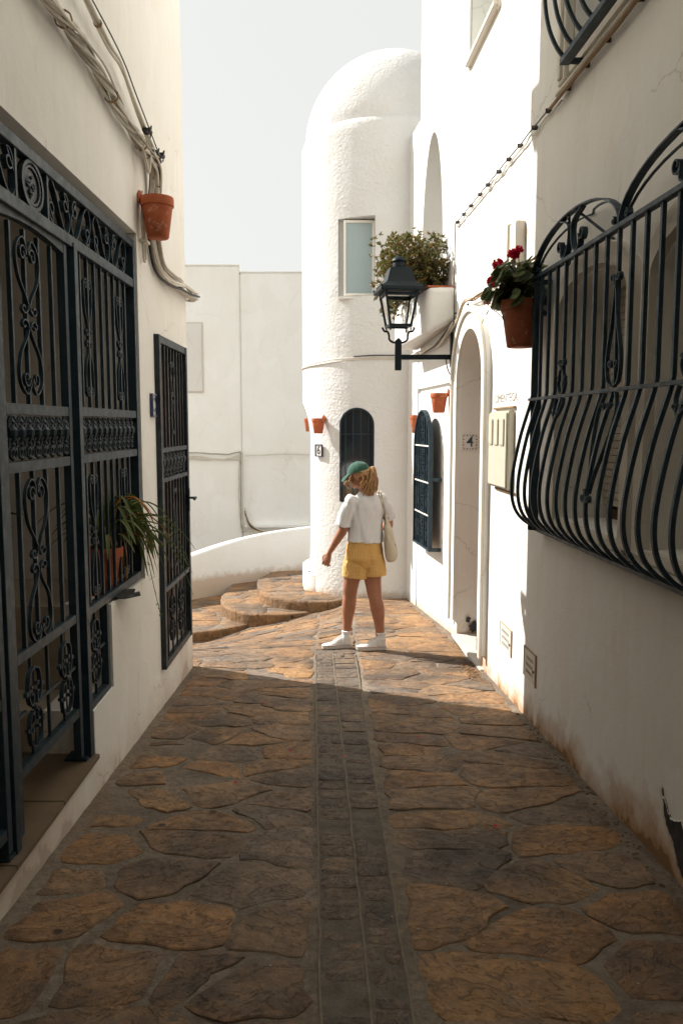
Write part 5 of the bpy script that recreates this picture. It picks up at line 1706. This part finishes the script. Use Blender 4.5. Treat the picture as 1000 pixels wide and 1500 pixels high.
leafy('low grassy plant on the porch floor behind the gate leaf', -1.85, 3.3, .17, .3, .25, 26, .16, .02, 'leaf_spider')
floor_pot('terracotta pot at the back corner of the porch ledge', -2.2, 4.45, .658, .11, .22)
leafy('dark arching plant at the back corner of the porch ledge', -2.2, 4.45, .85, .6, .3, 28, .2, .045)
# black plastic sheet corner on the ledge, small litter
t = thing('plastic_tray', 'broken black plastic tray sticking out under the fixed gate panel', 'tray', (-1.20, 4.34, .684))
m = MB(); m.add([(-.08, -.10, 0), (.04, -.12, -.002), (.08, .05, -.02), (.055, .12, -.012), (.05, .02, .0), (.03, .13, .0), (-.08, .10, 0)], [(0, 1, 4), (1, 2, 4), (2, 3, 4), (0, 4, 5, 6)])
m.v = m.v + [(x, y, z - .004) for x, y, z in m.v]; k = 7
m.f += [tuple(i + k for i in f)[::-1] for f in m.f]; m.m = [0] * len(m.f)
m.build('sheet', M['dark_cement'], t)

# crumbled dirt by the doorway step and a few fallen petals
t_ = MB(); rr = random.Random(8)
for i in range(220):
    y = rr.uniform(5.75, 6.45); x = xr_wall(y) - .03 - abs(rr.gauss(0, .045)) - .05 * math.sin((y - 5.7) * 4)
    t_.ball((x, y, gz(x, y) + .006), rr.uniform(.003, .011), 6, (1.4, 1, .6))
for i in range(260):
    y = rr.uniform(2.3, 5.1); x = xr_wall(y) - abs(rr.gauss(0, .06)) - .01
    t_.ball((x, y, gz(x, y) + .002), rr.uniform(.002, .007), 6, (1.3, 1, .6))
tag(t_.build('dirt', M['riser_stone']), 'crumbled brown dirt along the foot of the right hand wall', 'dirt', kind='stuff')
t_ = MB()
for x, y in ((-.52, 5.3), (-.30, 4.35), (.02, 4.25), (-.55, 3.9), (.45, 4.6), (-.9, 4.9), (.7, 3.4)):
    add_leaf(t_, Vector((x, y, gz(x, y) + .016)), Vector((rr.uniform(-1, 1), rr.uniform(-1, 1), 0)), Vector((0, 0, 1)), .028, .018)
tag(t_.build('fallen_petals', M['petal']), 'few fallen red petals scattered on the paving', 'petals', kind='stuff')
# ------------------------------------------------------------------ the walking woman
from mathutils.bvhtree import BVHTree
PX, PY = .205, 6.95
PZ = gz(PX, PY) + .008
def skin_mat():
    t = NT('tanned_skin')
    pos = t.coords('Object')
    c = t.mix(t.ramp(t.noise(pos, 9, 4), [(.35, 0), (.7, 1)]), (.36, .165, .095), (.30, .125, .07))
    t.b.inputs['Subsurface Weight'].default_value = .12
    t.b.inputs['Subsurface Radius'].default_value = (.02, .008, .004)
    t.b.inputs['Subsurface Scale'].default_value = .4
    return t.done(c, .5, t.bump(t.noise(pos, 160, 3), .0004, .5), spec=.35)
def cloth(name, col, scale=220, fold=.003, rough=.85):
    t = NT(name)
    pos = t.coords('Object')
    nb = t.bump(t.noise(t.coords('Object', scale=(9, 9, 3.2)), 2.2, 4, .5, .6), fold * 3, .7)
    nb = t.bump(t.noise(pos, scale, 2), .0006, .6, nb)
    c = t.mix(t.ramp(t.noise(pos, 5), [(.3, 0), (.7, .3)]), col, tuple(x * .93 for x in col))
    t.b.inputs['Sheen Weight'].default_value = .15
    return t.done(c, rough, nb, spec=.2)
def gingham():
    t = NT('yellow_gingham_cotton')
    pos = t.coords('Object')
    sep = t.n('ShaderNodeSeparateXYZ'); t.l(pos, sep.inputs[0])
    u = t.math('ADD', sep.outputs['X'], t.math('MULTIPLY', sep.outputs['Y'], .55))
    def band_(v): return t.math('GREATER_THAN', t.math('FRACT', t.math('MULTIPLY', v, 82)), .5)
    s = t.math('ADD', band_(u), band_(sep.outputs['Z']))
    c = t.ramp(t.math('MULTIPLY', s, .5), [(0, (.68, .45, .20)), (.5, (.61, .36, .12)), (1, (.53, .29, .08))], 'CONSTANT')
    nb = t.bump(t.noise(t.coords('Object', scale=(8, 8, 3)), 2.4, 4, .5, .5), .012, .8)
    return t.done(c, .85, nb, spec=.15)
M['skin'] = skin_mat()
M['tshirt'] = cloth('white_cotton', (.66, .66, .67))
M['canvas'] = cloth('natural_canvas', (.52, .46, .35), 150, .003)
M['cap'] = cloth('green_cap_cotton', (.028, .090, .062), 200, .0008)
M['shoe'] = cloth('white_shoe_canvas', (.66, .65, .64), 200, .0006)
M['rubber'] = simple('off_white_rubber', (.58, .55, .52), .5, .4, .08)
M['shoe_line'] = simple('dusty_pink_line', (.45, .22, .22), .6, .3)
M['gingham'] = gingham()
def hair_mat():
    t = NT('auburn_blonde_hair')
    g = t.n('ShaderNodeNewGeometry')
    c = t.ramp(g.outputs['Random Per Island'], [(0, (.20, .09, .035)), (.5, (.42, .23, .09)), (1, (.60, .38, .17))])
    return t.done(c, .42, spec=.5)
M['hair'] = hair_mat()

def ering(c, rx, ry, yaw=0, n=20, tilt=(0, 0)):
    """ellipse ring, tilt = dz per metre in its own axes"""
    out = []
    for i in range(n):
        a = 2 * PI * i / n
        x, y = rx * math.cos(a), ry * math.sin(a)
        out.append((c[0] + x * math.cos(yaw) - y * math.sin(yaw), c[1] + x * math.sin(yaw) + y * math.cos(yaw), c[2] + tilt[0] * x + tilt[1] * y))
    return out
def limb(m, pts, radii, n=14):
    """round limb through joints, each with its own radius, with rounded ends"""
    P = catmull(pts, 5)
    rads = []
    k = len(pts) - 1
    for i in range(len(P)):
        t = i / 5
        j = min(int(t), k - 1); f = t - j
        f = f * f * (3 - 2 * f) * .6 + f * .4
        rads.append(radii[j] + (radii[j + 1] - radii[j]) * f)
    m.tube(P, 1, n, scales=rads)
    m.ball(P[0], rads[0] * .98, 12); m.ball(P[-1], rads[-1] * .98, 12)
def remeshed(m, name, mat, parent, voxel=.006, smooth=4, disp=None, deci=None):
    o = m.build(name, mat, None, True, 180)
    md = o.modifiers.new('r', 'REMESH'); md.mode = 'VOXEL'; md.voxel_size = voxel; md.use_smooth_shade = True
    md = o.modifiers.new('s', 'SMOOTH'); md.factor = .5; md.iterations = smooth
    bpy.context.view_layer.update()
    me = bpy.data.meshes.new_from_object(o.evaluated_get(bpy.context.evaluated_depsgraph_get()))
    o.modifiers.clear(); o.data = me; me.name = name
    if not me.materials: me.materials.append(mat)
    if disp:
        nr = [v.normal.copy() for v in me.vertices]
        for v, q in zip(me.vertices, nr): v.co += q * disp(v.co)
        me.update()
    for p in me.polygons: p.use_smooth = True
    o.parent = parent
    return o
def bvh_of(o): return BVHTree.FromPolygons([v.co for v in o.data.vertices], [p.vertices for p in o.data.polygons])

person = thing('person', 'woman in green cap, white t-shirt and yellow shorts walking left with a canvas bag', 'person', (PX, PY, PZ))
YAW = R(24)
b = MB()
# legs: hip, mid thigh, knee, calf, ankle
limb(b, [(-.085, .03, .86), (-.100, .045, .70), (-.124, .06, .56), (-.128, .075, .47), (-.140, .095, .36), (-.152, .105, .22), (-.157, .11, .10)], [.084, .080, .070, .062, .064, .044, .038])
limb(b, [(.080, .05, .86), (.068, .04, .70), (.080, .02, .56), (.094, .005, .47), (.116, .01, .36), (.132, .005, .22), (.142, .0, .10)], [.084, .086, .070, .062, .063, .044, .038])
# trunk
loft(b, [ering(c_, rx, ry, YAW) for c_, rx, ry in (((0, .045, .78), .10, .09), ((0, .045, .86), .145, .110), ((0, .045, .93), .130, .10), ((.0, .04, 1.02), .125, .10), ((.005, .035, 1.15), .130, .10),
      ((.01, .03, 1.26), .125, .085), ((.012, .025, 1.33), .115, .070), ((.015, .02, 1.375), .09, .07), ((.015, .02, 1.40), .055, .055))])
limb(b, [(.015, .02, 1.37), (.0, .015, 1.43), (-.03, .02, 1.50)], [.056, .050, .052])
# head, turned to the left and bowed a little; f is where she looks
HC = Vector((-.055, .02, 1.555))
f = Vector((-.90, .34, -.20)).normalized(); r_ = f.cross(Vector((0, 0, 1))).normalized(); u_ = r_.cross(f)
def hp(a, s, h): return HC + f * a + r_ * s + u_ * h
def hball(a, s, h, ra, rs, rh, n=16):
    k = n // 2
    vs = [tuple(hp(a + ra * math.cos(PI * i / k - PI / 2) * math.cos(2 * PI * j / n), s + rs * math.cos(PI * i / k - PI / 2) * math.sin(2 * PI * j / n), h + rh * math.sin(PI * i / k - PI / 2))) for i in range(k + 1) for j in range(n)]
    b.add(vs, [(i * n + j, i * n + (j + 1) % n, (i + 1) * n + (j + 1) % n, (i + 1) * n + j) for i in range(k) for j in range(n)])
hball(-.008, 0, .02, .094, .074, .090); hball(.030, 0, -.045, .058, .054, .066); hball(.052, 0, -.085, .026, .026, .022)
hball(.090, 0, -.022, .016, .010, .018); hball(.098, 0, -.030, .010, .009, .009); hball(.078, 0, -.058, .012, .019, .006); hball(.077, 0, -.068, .011, .017, .005)
hball(.070, .030, .002, .014, .014, .010); hball(.070, -.030, .002, .014, .014, .010)
for s in (-1, 1): hball(-.008, s * .076, -.018, .018, .008, .028)
# arms
limb(b, [(-.125, -.045, 1.335), (-.160, -.035, 1.22), (-.190, -.015, 1.085), (-.235, .0, 1.00), (-.290, .02, .905), (-.312, .025, .865)], [.048, .046, .043, .038, .026, .022])
limb(b, [(.150, .085, 1.335), (.195, .105, 1.22), (.215, .125, 1.10), (.165, .20, 1.08), (.10, .26, 1.10)], [.048, .046, .042, .034, .022])
def hand(w, d, side, palm_n, curl=.5, s=1.0):
    """wrist, direction of the fingers, direction across the palm (thumb side), palm normal"""
    d, side, pn = Vector(d).normalized(), Vector(side).normalized(), Vector(palm_n).normalized()
    w = Vector(w)
    loft(b, [[tuple(w + d * t + side * (rx * math.cos(2 * PI * i / 12)) + pn * (ry * math.sin(2 * PI * i / 12))) for i in range(12)] for t, rx, ry in ((-.01, .024, .018), (.02, .032, .015), (.05, .038, .014), (.075, .039, .012), (.082, .034, .009))])
    for k, (off, L) in enumerate(((.030, .070), (.010, .078), (-.011, .072), (-.030, .056))):
        p0 = w + d * .06 + side * off; q = [p0]
        a = 0
        dd = d
        for seg, bend in ((.35, curl * .5), (.38, curl * .9), (.27, curl * .8)):
            a += bend
            q.append(q[-1] + (d * math.cos(a) + pn * math.sin(a)) * (L * seg) + side * (off * .10))
        q[1] = q[0] + d * .025 + (q[1] - q[0]) * .6
        limb(b, [tuple(x) for x in q], [.0092, .0086, .0080, .0066], 8)
    q = [w + side * .020 + d * .012, w + side * .044 + d * .032 + pn * .008, w + side * .052 + d * .056 + pn * .014, w + side * .047 + d * .075 + pn * .018]
    limb(b, [tuple(x) for x in q], [.013, .0115, .0095, .0075], 8)
hand((-.314, .026, .858), (-.35, .0, -1), (-.85, .5, .28), (.45, .85, -.1), .42)
hand((.095, .265, 1.10), (-.8, .3, .25), (0, .2, 1), (-.3, -1, 0), .9)
body = remeshed(b, 'body', M['skin'], person, .0055, 3)
for s in (-1, 1):                                            # eyes, brows
    p = hp(.080, s * .030, .004)
    MB().ball(tuple(p), .009, 10).build('eye', M['tile_white'], person, True)
    MB().ball(tuple(p + f * .006), .0045, 8).build('iris', M['dark'], person, True)

# t-shirt
m = MB()
loft(m, [ering(c_, rx, ry, YAW, 24, tl) for c_, rx, ry, tl in (((.004, .045, .965), .166, .135, (-.05, 0)), ((.004, .045, 1.0), .164, .132, (-.04, 0)), ((.006, .04, 1.10), .160, .125, (0, 0)), ((.008, .035, 1.20), .160, .120, (0, 0)),
      ((.010, .03, 1.28), .160, .112, (0, 0)), ((.012, .025, 1.335), .145, .095, (0, 0)), ((.015, .02, 1.375), .105, .078, (0, 0)), ((.016, .02, 1.402), .066, .062, (0, .1)))])
def sleeve(pts, rad):
    P = catmull(pts, 4); k = len(P) - 1
    rings = []
    for i, p in enumerate(P):
        t_ = (P[min(i + 1, k)] - P[max(i - 1, 0)]).normalized()
        s_ = t_.cross(Vector((0, 1, 0))).normalized(); u2 = s_.cross(t_)
        rr_ = rad[0] + (rad[1] - rad[0]) * i / k
        rings.append([tuple(p + s_ * rr_ * math.cos(2 * PI * j / 20) + u2 * rr_ * math.sin(2 * PI * j / 20)) for j in range(20)])
    loft(m, rings)
m.ball((-.118, -.040, 1.332), .064, 16); m.ball((.140, .082, 1.332), .064, 16)
sleeve([(-.100, -.03, 1.335), (-.150, -.038, 1.26), (-.178, -.026, 1.18), (-.194, -.018, 1.115)], (.060, .070))
sleeve([(.125, .08, 1.335), (.185, .10, 1.26), (.214, .12, 1.20), (.226, .128, 1.150)], (.060, .060))
def shirt_fold(co):
    w = .0075 * noise.noise(Vector((co.x * 17 + co.z * 5, co.y * 17, co.z * 4.5)))
    w += .0030 * noise.noise(Vector((co.x * 38 - co.z * 14, co.y * 38, co.z * 9)))
    k = max(0, 1 - abs(co.z - 1.0) / .2)
    w += .006 * k * math.sin(co.x * 62 + 2.2 * noise.noise(co * 8)) * .5
    w += .007 * math.exp(-((co.x + .085 - (1.30 - co.z) * .18) / .018) ** 2) * (-1 if co.y < 0 else 0)
    return w
shirt = remeshed(m, 'tshirt', M['tshirt'], person, .0065, 3, shirt_fold)
for p in shirt.data.polygons: p.use_smooth = True
# neckband
pts = [(.016 + .064 * math.cos(a) * math.cos(YAW) - .060 * math.sin(a) * math.sin(YAW), .02 + .064 * math.cos(a) * math.sin(YAW) + .060 * math.sin(a) * math.cos(YAW), 1.402 + .006 * math.sin(a)) for a in [2 * PI * i / 28 for i in range(28)]]
MB().tube(pts, .006, 8, closed=True).build('neckband', M['tshirt'], person, True)

# shorts
m = MB()
loft(m, [ering(c_, rx, ry, YAW, 24) for c_, rx, ry in (((.0, .05, .74), .10, .10), ((0, .05, .82), .176, .145), ((0, .05, .90), .170, .138), ((0, .045, .965), .150, .125), ((.0, .045, .99), .145, .12))])
loft(m, [ering(c_, rx, ry, YAW * .5, 24, tl) for c_, rx, ry, tl in (((-.080, .055, .642), .128, .120, (-.10, 0)), ((-.080, .055, .68), .126, .118, (-.05, 0)), ((-.076, .05, .76), .118, .118, (0, 0)), ((-.062, .05, .86), .10, .11, (0, 0)))])
loft(m, [ering(c_, rx, ry, YAW * .5, 24, tl) for c_, rx, ry, tl in (((.092, .035, .664), .098, .105, (.05, 0)), ((.090, .035, .70), .100, .104, (.05, 0)), ((.085, .045, .78), .098, .108, (0, 0)), ((.075, .05, .86), .09, .11, (0, 0)))])
def short_fold(co):
    w = .0075 * noise.noise(Vector((co.x * 15, co.y * 15, co.z * 6 + 4))) + .0025 * noise.noise(Vector((co.x * 34 + co.z * 18, co.y * 34, co.z * 12)))
    if co.z > .93: w += .0025 * math.sin(math.atan2(co.y - .045, co.x) * 46)
    return w
shorts = remeshed(m, 'shorts', M['gingham'], person, .0065, 2, short_fold)
bv = bvh_of(shorts)
def patch_on(bv, corners, nx_, nz_, off, mat, name, ydir=1):
    vs, ok = [], True
    (xa, za), (xb, zb), (xc, zc), (xd, zd) = corners
    for j in range(nz_ + 1):
        for i in range(nx_ + 1):
            s, t_ = i / nx_, j / nz_
            x = (xa * (1 - s) + xb * s) * (1 - t_) + (xd * (1 - s) + xc * s) * t_
            z = (za * (1 - s) + zb * s) * (1 - t_) + (zd * (1 - s) + zc * s) * t_
            hit = bv.ray_cast(Vector((x, -1, z)), Vector((0, 1, 0)))
            y = hit[0].y if hit[0] else .0
            vs.append((x, y - off, z))
    for j in range(nz_ + 1):
        for i in range(nx_ + 1):
            x, y, z = vs[j * (nx_ + 1) + i]; vs.append((x, y + off + .004, z))
    n0 = (nx_ + 1) * (nz_ + 1)
    fs = [(j * (nx_ + 1) + i, j * (nx_ + 1) + i + 1, (j + 1) * (nx_ + 1) + i + 1, (j + 1) * (nx_ + 1) + i) for j in range(nz_) for i in range(nx_)]
    edge = [i for i in range(nx_ + 1)] + [(j + 1) * (nx_ + 1) + nx_ for j in range(nz_)] + [nz_ * (nx_ + 1) + i for i in range(nx_ - 1, -1, -1)] + [j * (nx_ + 1) for j in range(nz_ - 1, 0, -1)]
    fs += [(edge[i], edge[i] + n0, edge[(i + 1) % len(edge)] + n0, edge[(i + 1) % len(edge)]) for i in range(len(edge))]
    return MB().add(vs, fs).build(name, mat, person, True, 60)
patch_on(bv, [(-.098, .80), (.040, .797), (.048, .935), (-.098, .938)], 8, 8, .004, M['gingham'], 'pocket')

# shoulder bag and straps
m = MB()
rings = []
for z, cx_, rx, ry in ((1.215, .185, .006, .020), (1.17, .190, .014, .040), (1.10, .200, .030, .075), (1.02, .212, .044, .100), (.93, .226, .052, .115), (.86, .234, .055, .118), (.815, .232, .048, .108), (.797, .226, .028, .085)):
    rings.append(ering((cx_, .02, z), rx, ry, R(-8), 20, (-.15, 0)))
loft(m, rings)
remeshed(m, 'bag', M['canvas'], person, .006, 3, lambda co: .005 * noise.noise(Vector((co.x * 26, co.y * 14 + co.z * 9, co.z * 14))) + .003 * math.sin(co.y * 70 + co.z * 28))
bs = bvh_of(shirt)
for dx in (0, .020):
    pts = []
    for x, z in ((.118 + dx, 1.40), (.128 + dx, 1.36), (.146 + dx * .8, 1.30), (.162 + dx * .5, 1.25), (.178 + dx * .3, 1.20)):
        hit = bs.ray_cast(Vector((x, -1, z)), Vector((0, 1, 0)))
        y = hit[0].y - .004 if hit[0] and hit[0].y < .12 else .02
        pts.append((x, y, z))
    pts = [(pts[0][0] - .006, pts[0][1] + .07, 1.385), (pts[0][0] - .003, pts[0][1] + .03, 1.412)] + pts + [(.188, .0 + dx, 1.17)]
    P = catmull(pts, 4)
    MB().sweep(P, [(-.007, -.0015), (.007, -.0015), (.007, .0015), (-.007, .0015)], (.3, 1, .2)).build('strap', M['canvas'], person, True, 60)
MB().bevbox(.262, .268, -.02, .005, .93, .955, .001).build('bag_label', M['dark'], person)

# cap
def cap_pt(az, el, k=1.0):
    a, s, h = math.cos(az) * math.cos(el), math.sin(az) * math.cos(el), math.sin(el)
    return hp(-.006 + a * .106 * k, s * .087 * k, .020 + h * .098 * k)
m = MB()
n_a, n_e = 48, 14
vs, fs = [], []
for j in range(n_e + 1):
    for i in range(n_a):
        az = 2 * PI * i / n_a
        low = .02 - .10 * math.cos(az) * 0 + (.12 if abs(az - PI) < .5 else 0) - .12 * (math.cos(az) < 0) * abs(math.cos(az))
        el = low + (PI / 2 - low) * j / n_e
        seam = 1 - .012 * math.exp(-(((az * 6 / (2 * PI)) % 1 - .5) ** 2) * 500)
        vs.append(tuple(cap_pt(az, el, seam + .006 * noise.noise(Vector((az * 2, el * 3, 1))))))
fs = [(j * n_a + i, j * n_a + (i + 1) % n_a, (j + 1) * n_a + (i + 1) % n_a, (j + 1) * n_a + i) for j in range(n_e) for i in range(n_a)]
capo = m.add(vs, fs).build('cap', M['cap'], person, True, 70)
MB().ball(tuple(cap_pt(0, PI / 2, 1.02)), .008, 8, (1, 1, .6)).build('cap_button', M['cap'], capo, True)
m = MB(); vs = []
for j in range(6):
    for i in range(13):
        az = -1.05 + 2.1 * i / 12
        base = cap_pt(az, .03, 1.0)
        out_ = hp(.105 + .058 * math.cos(az * 1.25), .085 * math.sin(az) / math.sin(1.05) * .95, -.004 - .020 * (az / 1.05) ** 2 - .012)
        vs.append(tuple(base + (out_ - base) * (j / 5) + u_ * .006 * math.sin(PI * j / 5)))
k_ = len(vs); vs += [tuple(Vector(p) - u_ * .005) for p in vs]
fs = []
for j in range(5):
    for i in range(12):
        q = (j * 13 + i, j * 13 + i + 1, (j + 1) * 13 + i + 1, (j + 1) * 13 + i); fs += [q, tuple(x + k_ for x in q)[::-1]]
for i in range(12): fs.append((5 * 13 + i, 5 * 13 + i + 1, 5 * 13 + i + 1 + k_, 5 * 13 + i + k_))
m.add(vs, fs).build('cap_brim', M['cap'], capo, True, 60)
MB().sweep([cap_pt(PI + t_, -.02, 1.01) for t_ in [-.5 + i * .1 for i in range(11)]], [(-.008, -.0015), (.008, -.0015), (.008, .0015), (-.008, .0015)], up=tuple(f)).build('cap_strap', M['cap'], capo, True)

# hair: skull hair, ponytail, loose strands by the face
rr = random.Random(5)
m = MB()
def strand(pts, r0, m=m, k=5, n=5, w=.004):
    P = catmull(pts, k)
    sd = rr.uniform(0, 99)
    P = [p + Vector((noise.noise(Vector((i * .35, sd, 0))), noise.noise(Vector((i * .35, sd, 9))), .4 * noise.noise(Vector((i * .35, sd, 19))))) * w * 2.4 * min(1, i / 5) for i, p in enumerate(P)]
    m.tube(P, r0, n, scales=[.5 + 1.0 * math.sin(PI * min(1, (i + 1) / len(P) * .85)) if i < len(P) - 1 else .08 for i in range(len(P))])
back = cap_pt(PI, .12, 1.0)                                   # opening of the cap
for i in range(200):                                          # hair lying on the skull below the cap, swept to the back
    s = rr.choice((-1, 1)) if rr.random() < .5 else 1
    az = rr.uniform(1.2, 2.9) * (-1 if rr.random() < .5 else 1)
    el = rr.uniform(-.48, .10)
    p0 = cap_pt(az, el, .93)
    p1 = cap_pt(az + (PI - abs(az)) * .45 * (1 if az > 0 else -1), el * .6 + .02, .955)
    strand([tuple(p0), tuple(p1), tuple(back - f * .002 + Vector((rr.gauss(0, .008), rr.gauss(0, .008), rr.gauss(0, .008))))], .0042, w=.0015)
root = back - f * .004
for i in range(260):                                          # ponytail
    sx, sy, sz = rr.gauss(0, 1), rr.gauss(0, 1), rr.gauss(0, 1)
    L = rr.uniform(.75, 1.05)
    fan = rr.gauss(0, .012)
    pts = [root + Vector((sx, sy, sz)) * .004,
           root + Vector((.026 + sx * .006, -.018 + sy * .006, .006 + sz * .005)),
           root + Vector((.032 + fan * .5 + sx * .006, -.028 + sy * .010, -.060)),
           root + Vector((.024 + fan * 1.1 + sx * .007, -.032 + sy * .012, -.135 * L)),
           root + Vector((.004 + fan * 1.7 + sx * .008 - (.02 if L > .9 else -.01), -.036 + sy * .014, -.225 * L))]
    strand([tuple(p) for p in pts], .0030, w=.0028)
for i in range(26):                                           # hair falling forward over shoulder and cheek
    side = -1 if i % 3 else 1
    q = hp(rr.uniform(.035, .085), -side * -1 * .070 if False else side * rr.uniform(.055, .074), rr.uniform(-.005, .02))
    dn = rr.uniform(.07, .125)
    pts = [q, q + Vector((-.006 + rr.gauss(0, .006), rr.gauss(0, .006), -dn * .35)), q + Vector((-.016 + rr.gauss(0, .010), rr.gauss(0, .008), -dn * .7)), q + Vector((.004 + rr.gauss(0, .012), rr.gauss(0, .01), -dn))]
    strand([tuple(p) for p in pts], .0022, w=.006)
for i in range(34):                                           # wisps between ponytail and nape
    q = cap_pt(rr.uniform(2.0, 4.2), rr.uniform(-.5, -.1), .95)
    pts = [q, q + Vector((.0, -.008, -.03)), q + Vector((-.005 + rr.gauss(0, .012), -.012, -.07)), q + Vector((-.012 + rr.gauss(0, .02), -.014, -rr.uniform(.09, .14)))]
    strand([tuple(p) for p in pts], .003, w=.005)
hair = m.build('hair', M['hair'], person, True, 80)
tag(hair, kind='stuff')

# high top canvas shoes
def shoe(hx, hy, dir_, L=.262):
    t = bpy.data.objects.new('shoe', None)
    d = Vector((math.cos(dir_), math.sin(dir_), 0)); s = Vector((-d.y, d.x, 0))
    base = Vector((hx, hy, 0))
    z0 = gz(PX + hx, PY + hy) - PZ + .010
    z1 = gz(PX + hx + d.x * L, PY + hy + d.y * L) - PZ + .012
    def P(a, w, z): return tuple(base + d * a + s * w + Vector((0, 0, z + z0 + (z1 - z0) * a / L)))
    prof = [(0, .004), (.008, .022), (.03, .031), (.08, .031), (.13, .038), (.18, .046), (.215, .045), (.242, .034), (.257, .016), (.262, .003)]
    out = [(a, w) for a, w in prof] + [(a, -w) for a, w in reversed(prof)]
    m = MB()
    for z in (0, .004, .026, .030):
        pass
    def ringz(z, g): return [P(a + (0 if .02 < a < .24 else (-g if a < .1 else g)), w + math.copysign(g, w), z) for a, w in out]
    loft(m, [ringz(.0, -.002), ringz(.004, .003), ringz(.033, .004), ringz(.037, -.001)])
    so = m.build('sole', M['rubber'], person, True, 40)
    m = MB(); loft(m, [ringz(.027, .0048), ringz(.031, .005)]); m.build('sole_stripe', M['shoe_line'], so)
    m = MB()
    rg_ = []
    for a, hw, h in ((.004, .022, .060), (.03, .030, .095), (.08, .031, .105), (.11, .034, .088), (.15, .040, .066), (.19, .043, .052), (.225, .038, .044), (.248, .022, .036)):
        rg_.append([P(a, hw * math.cos(PI * i / 11), .022 + (h - .022) * math.sin(PI * i / 11) ** .8) for i in range(12)] + [P(a, hw * .5 * k2, .020) for k2 in (-1, 0, 1)])
    loft(m, rg_)
    m.tube([P(.050, 0, .04), P(.044, 0, .10), P(.043, 0, .155)], 1, 16, scales=[.042, .045, .047])
    up_ = remeshed(m, 'shoe', M['shoe'], person, .004, 2)
    lc = MB()
    for k2 in range(6):
        a = .165 - k2 * .016; z = .064 + k2 * .010
        for sg in (-1, 1): lc.tube([P(a, -.016 * sg, z - .002), P(a - .006, 0, z + .010), P(a - .012, .016 * sg, z + .008)], .0022, 5)
    lc.build('laces', M['shoe'], up_, True)
    bpy.data.objects.remove(t)
shoe(-.118, .098, R(184), .225)
shoe(.190, -.006, R(183), .245)
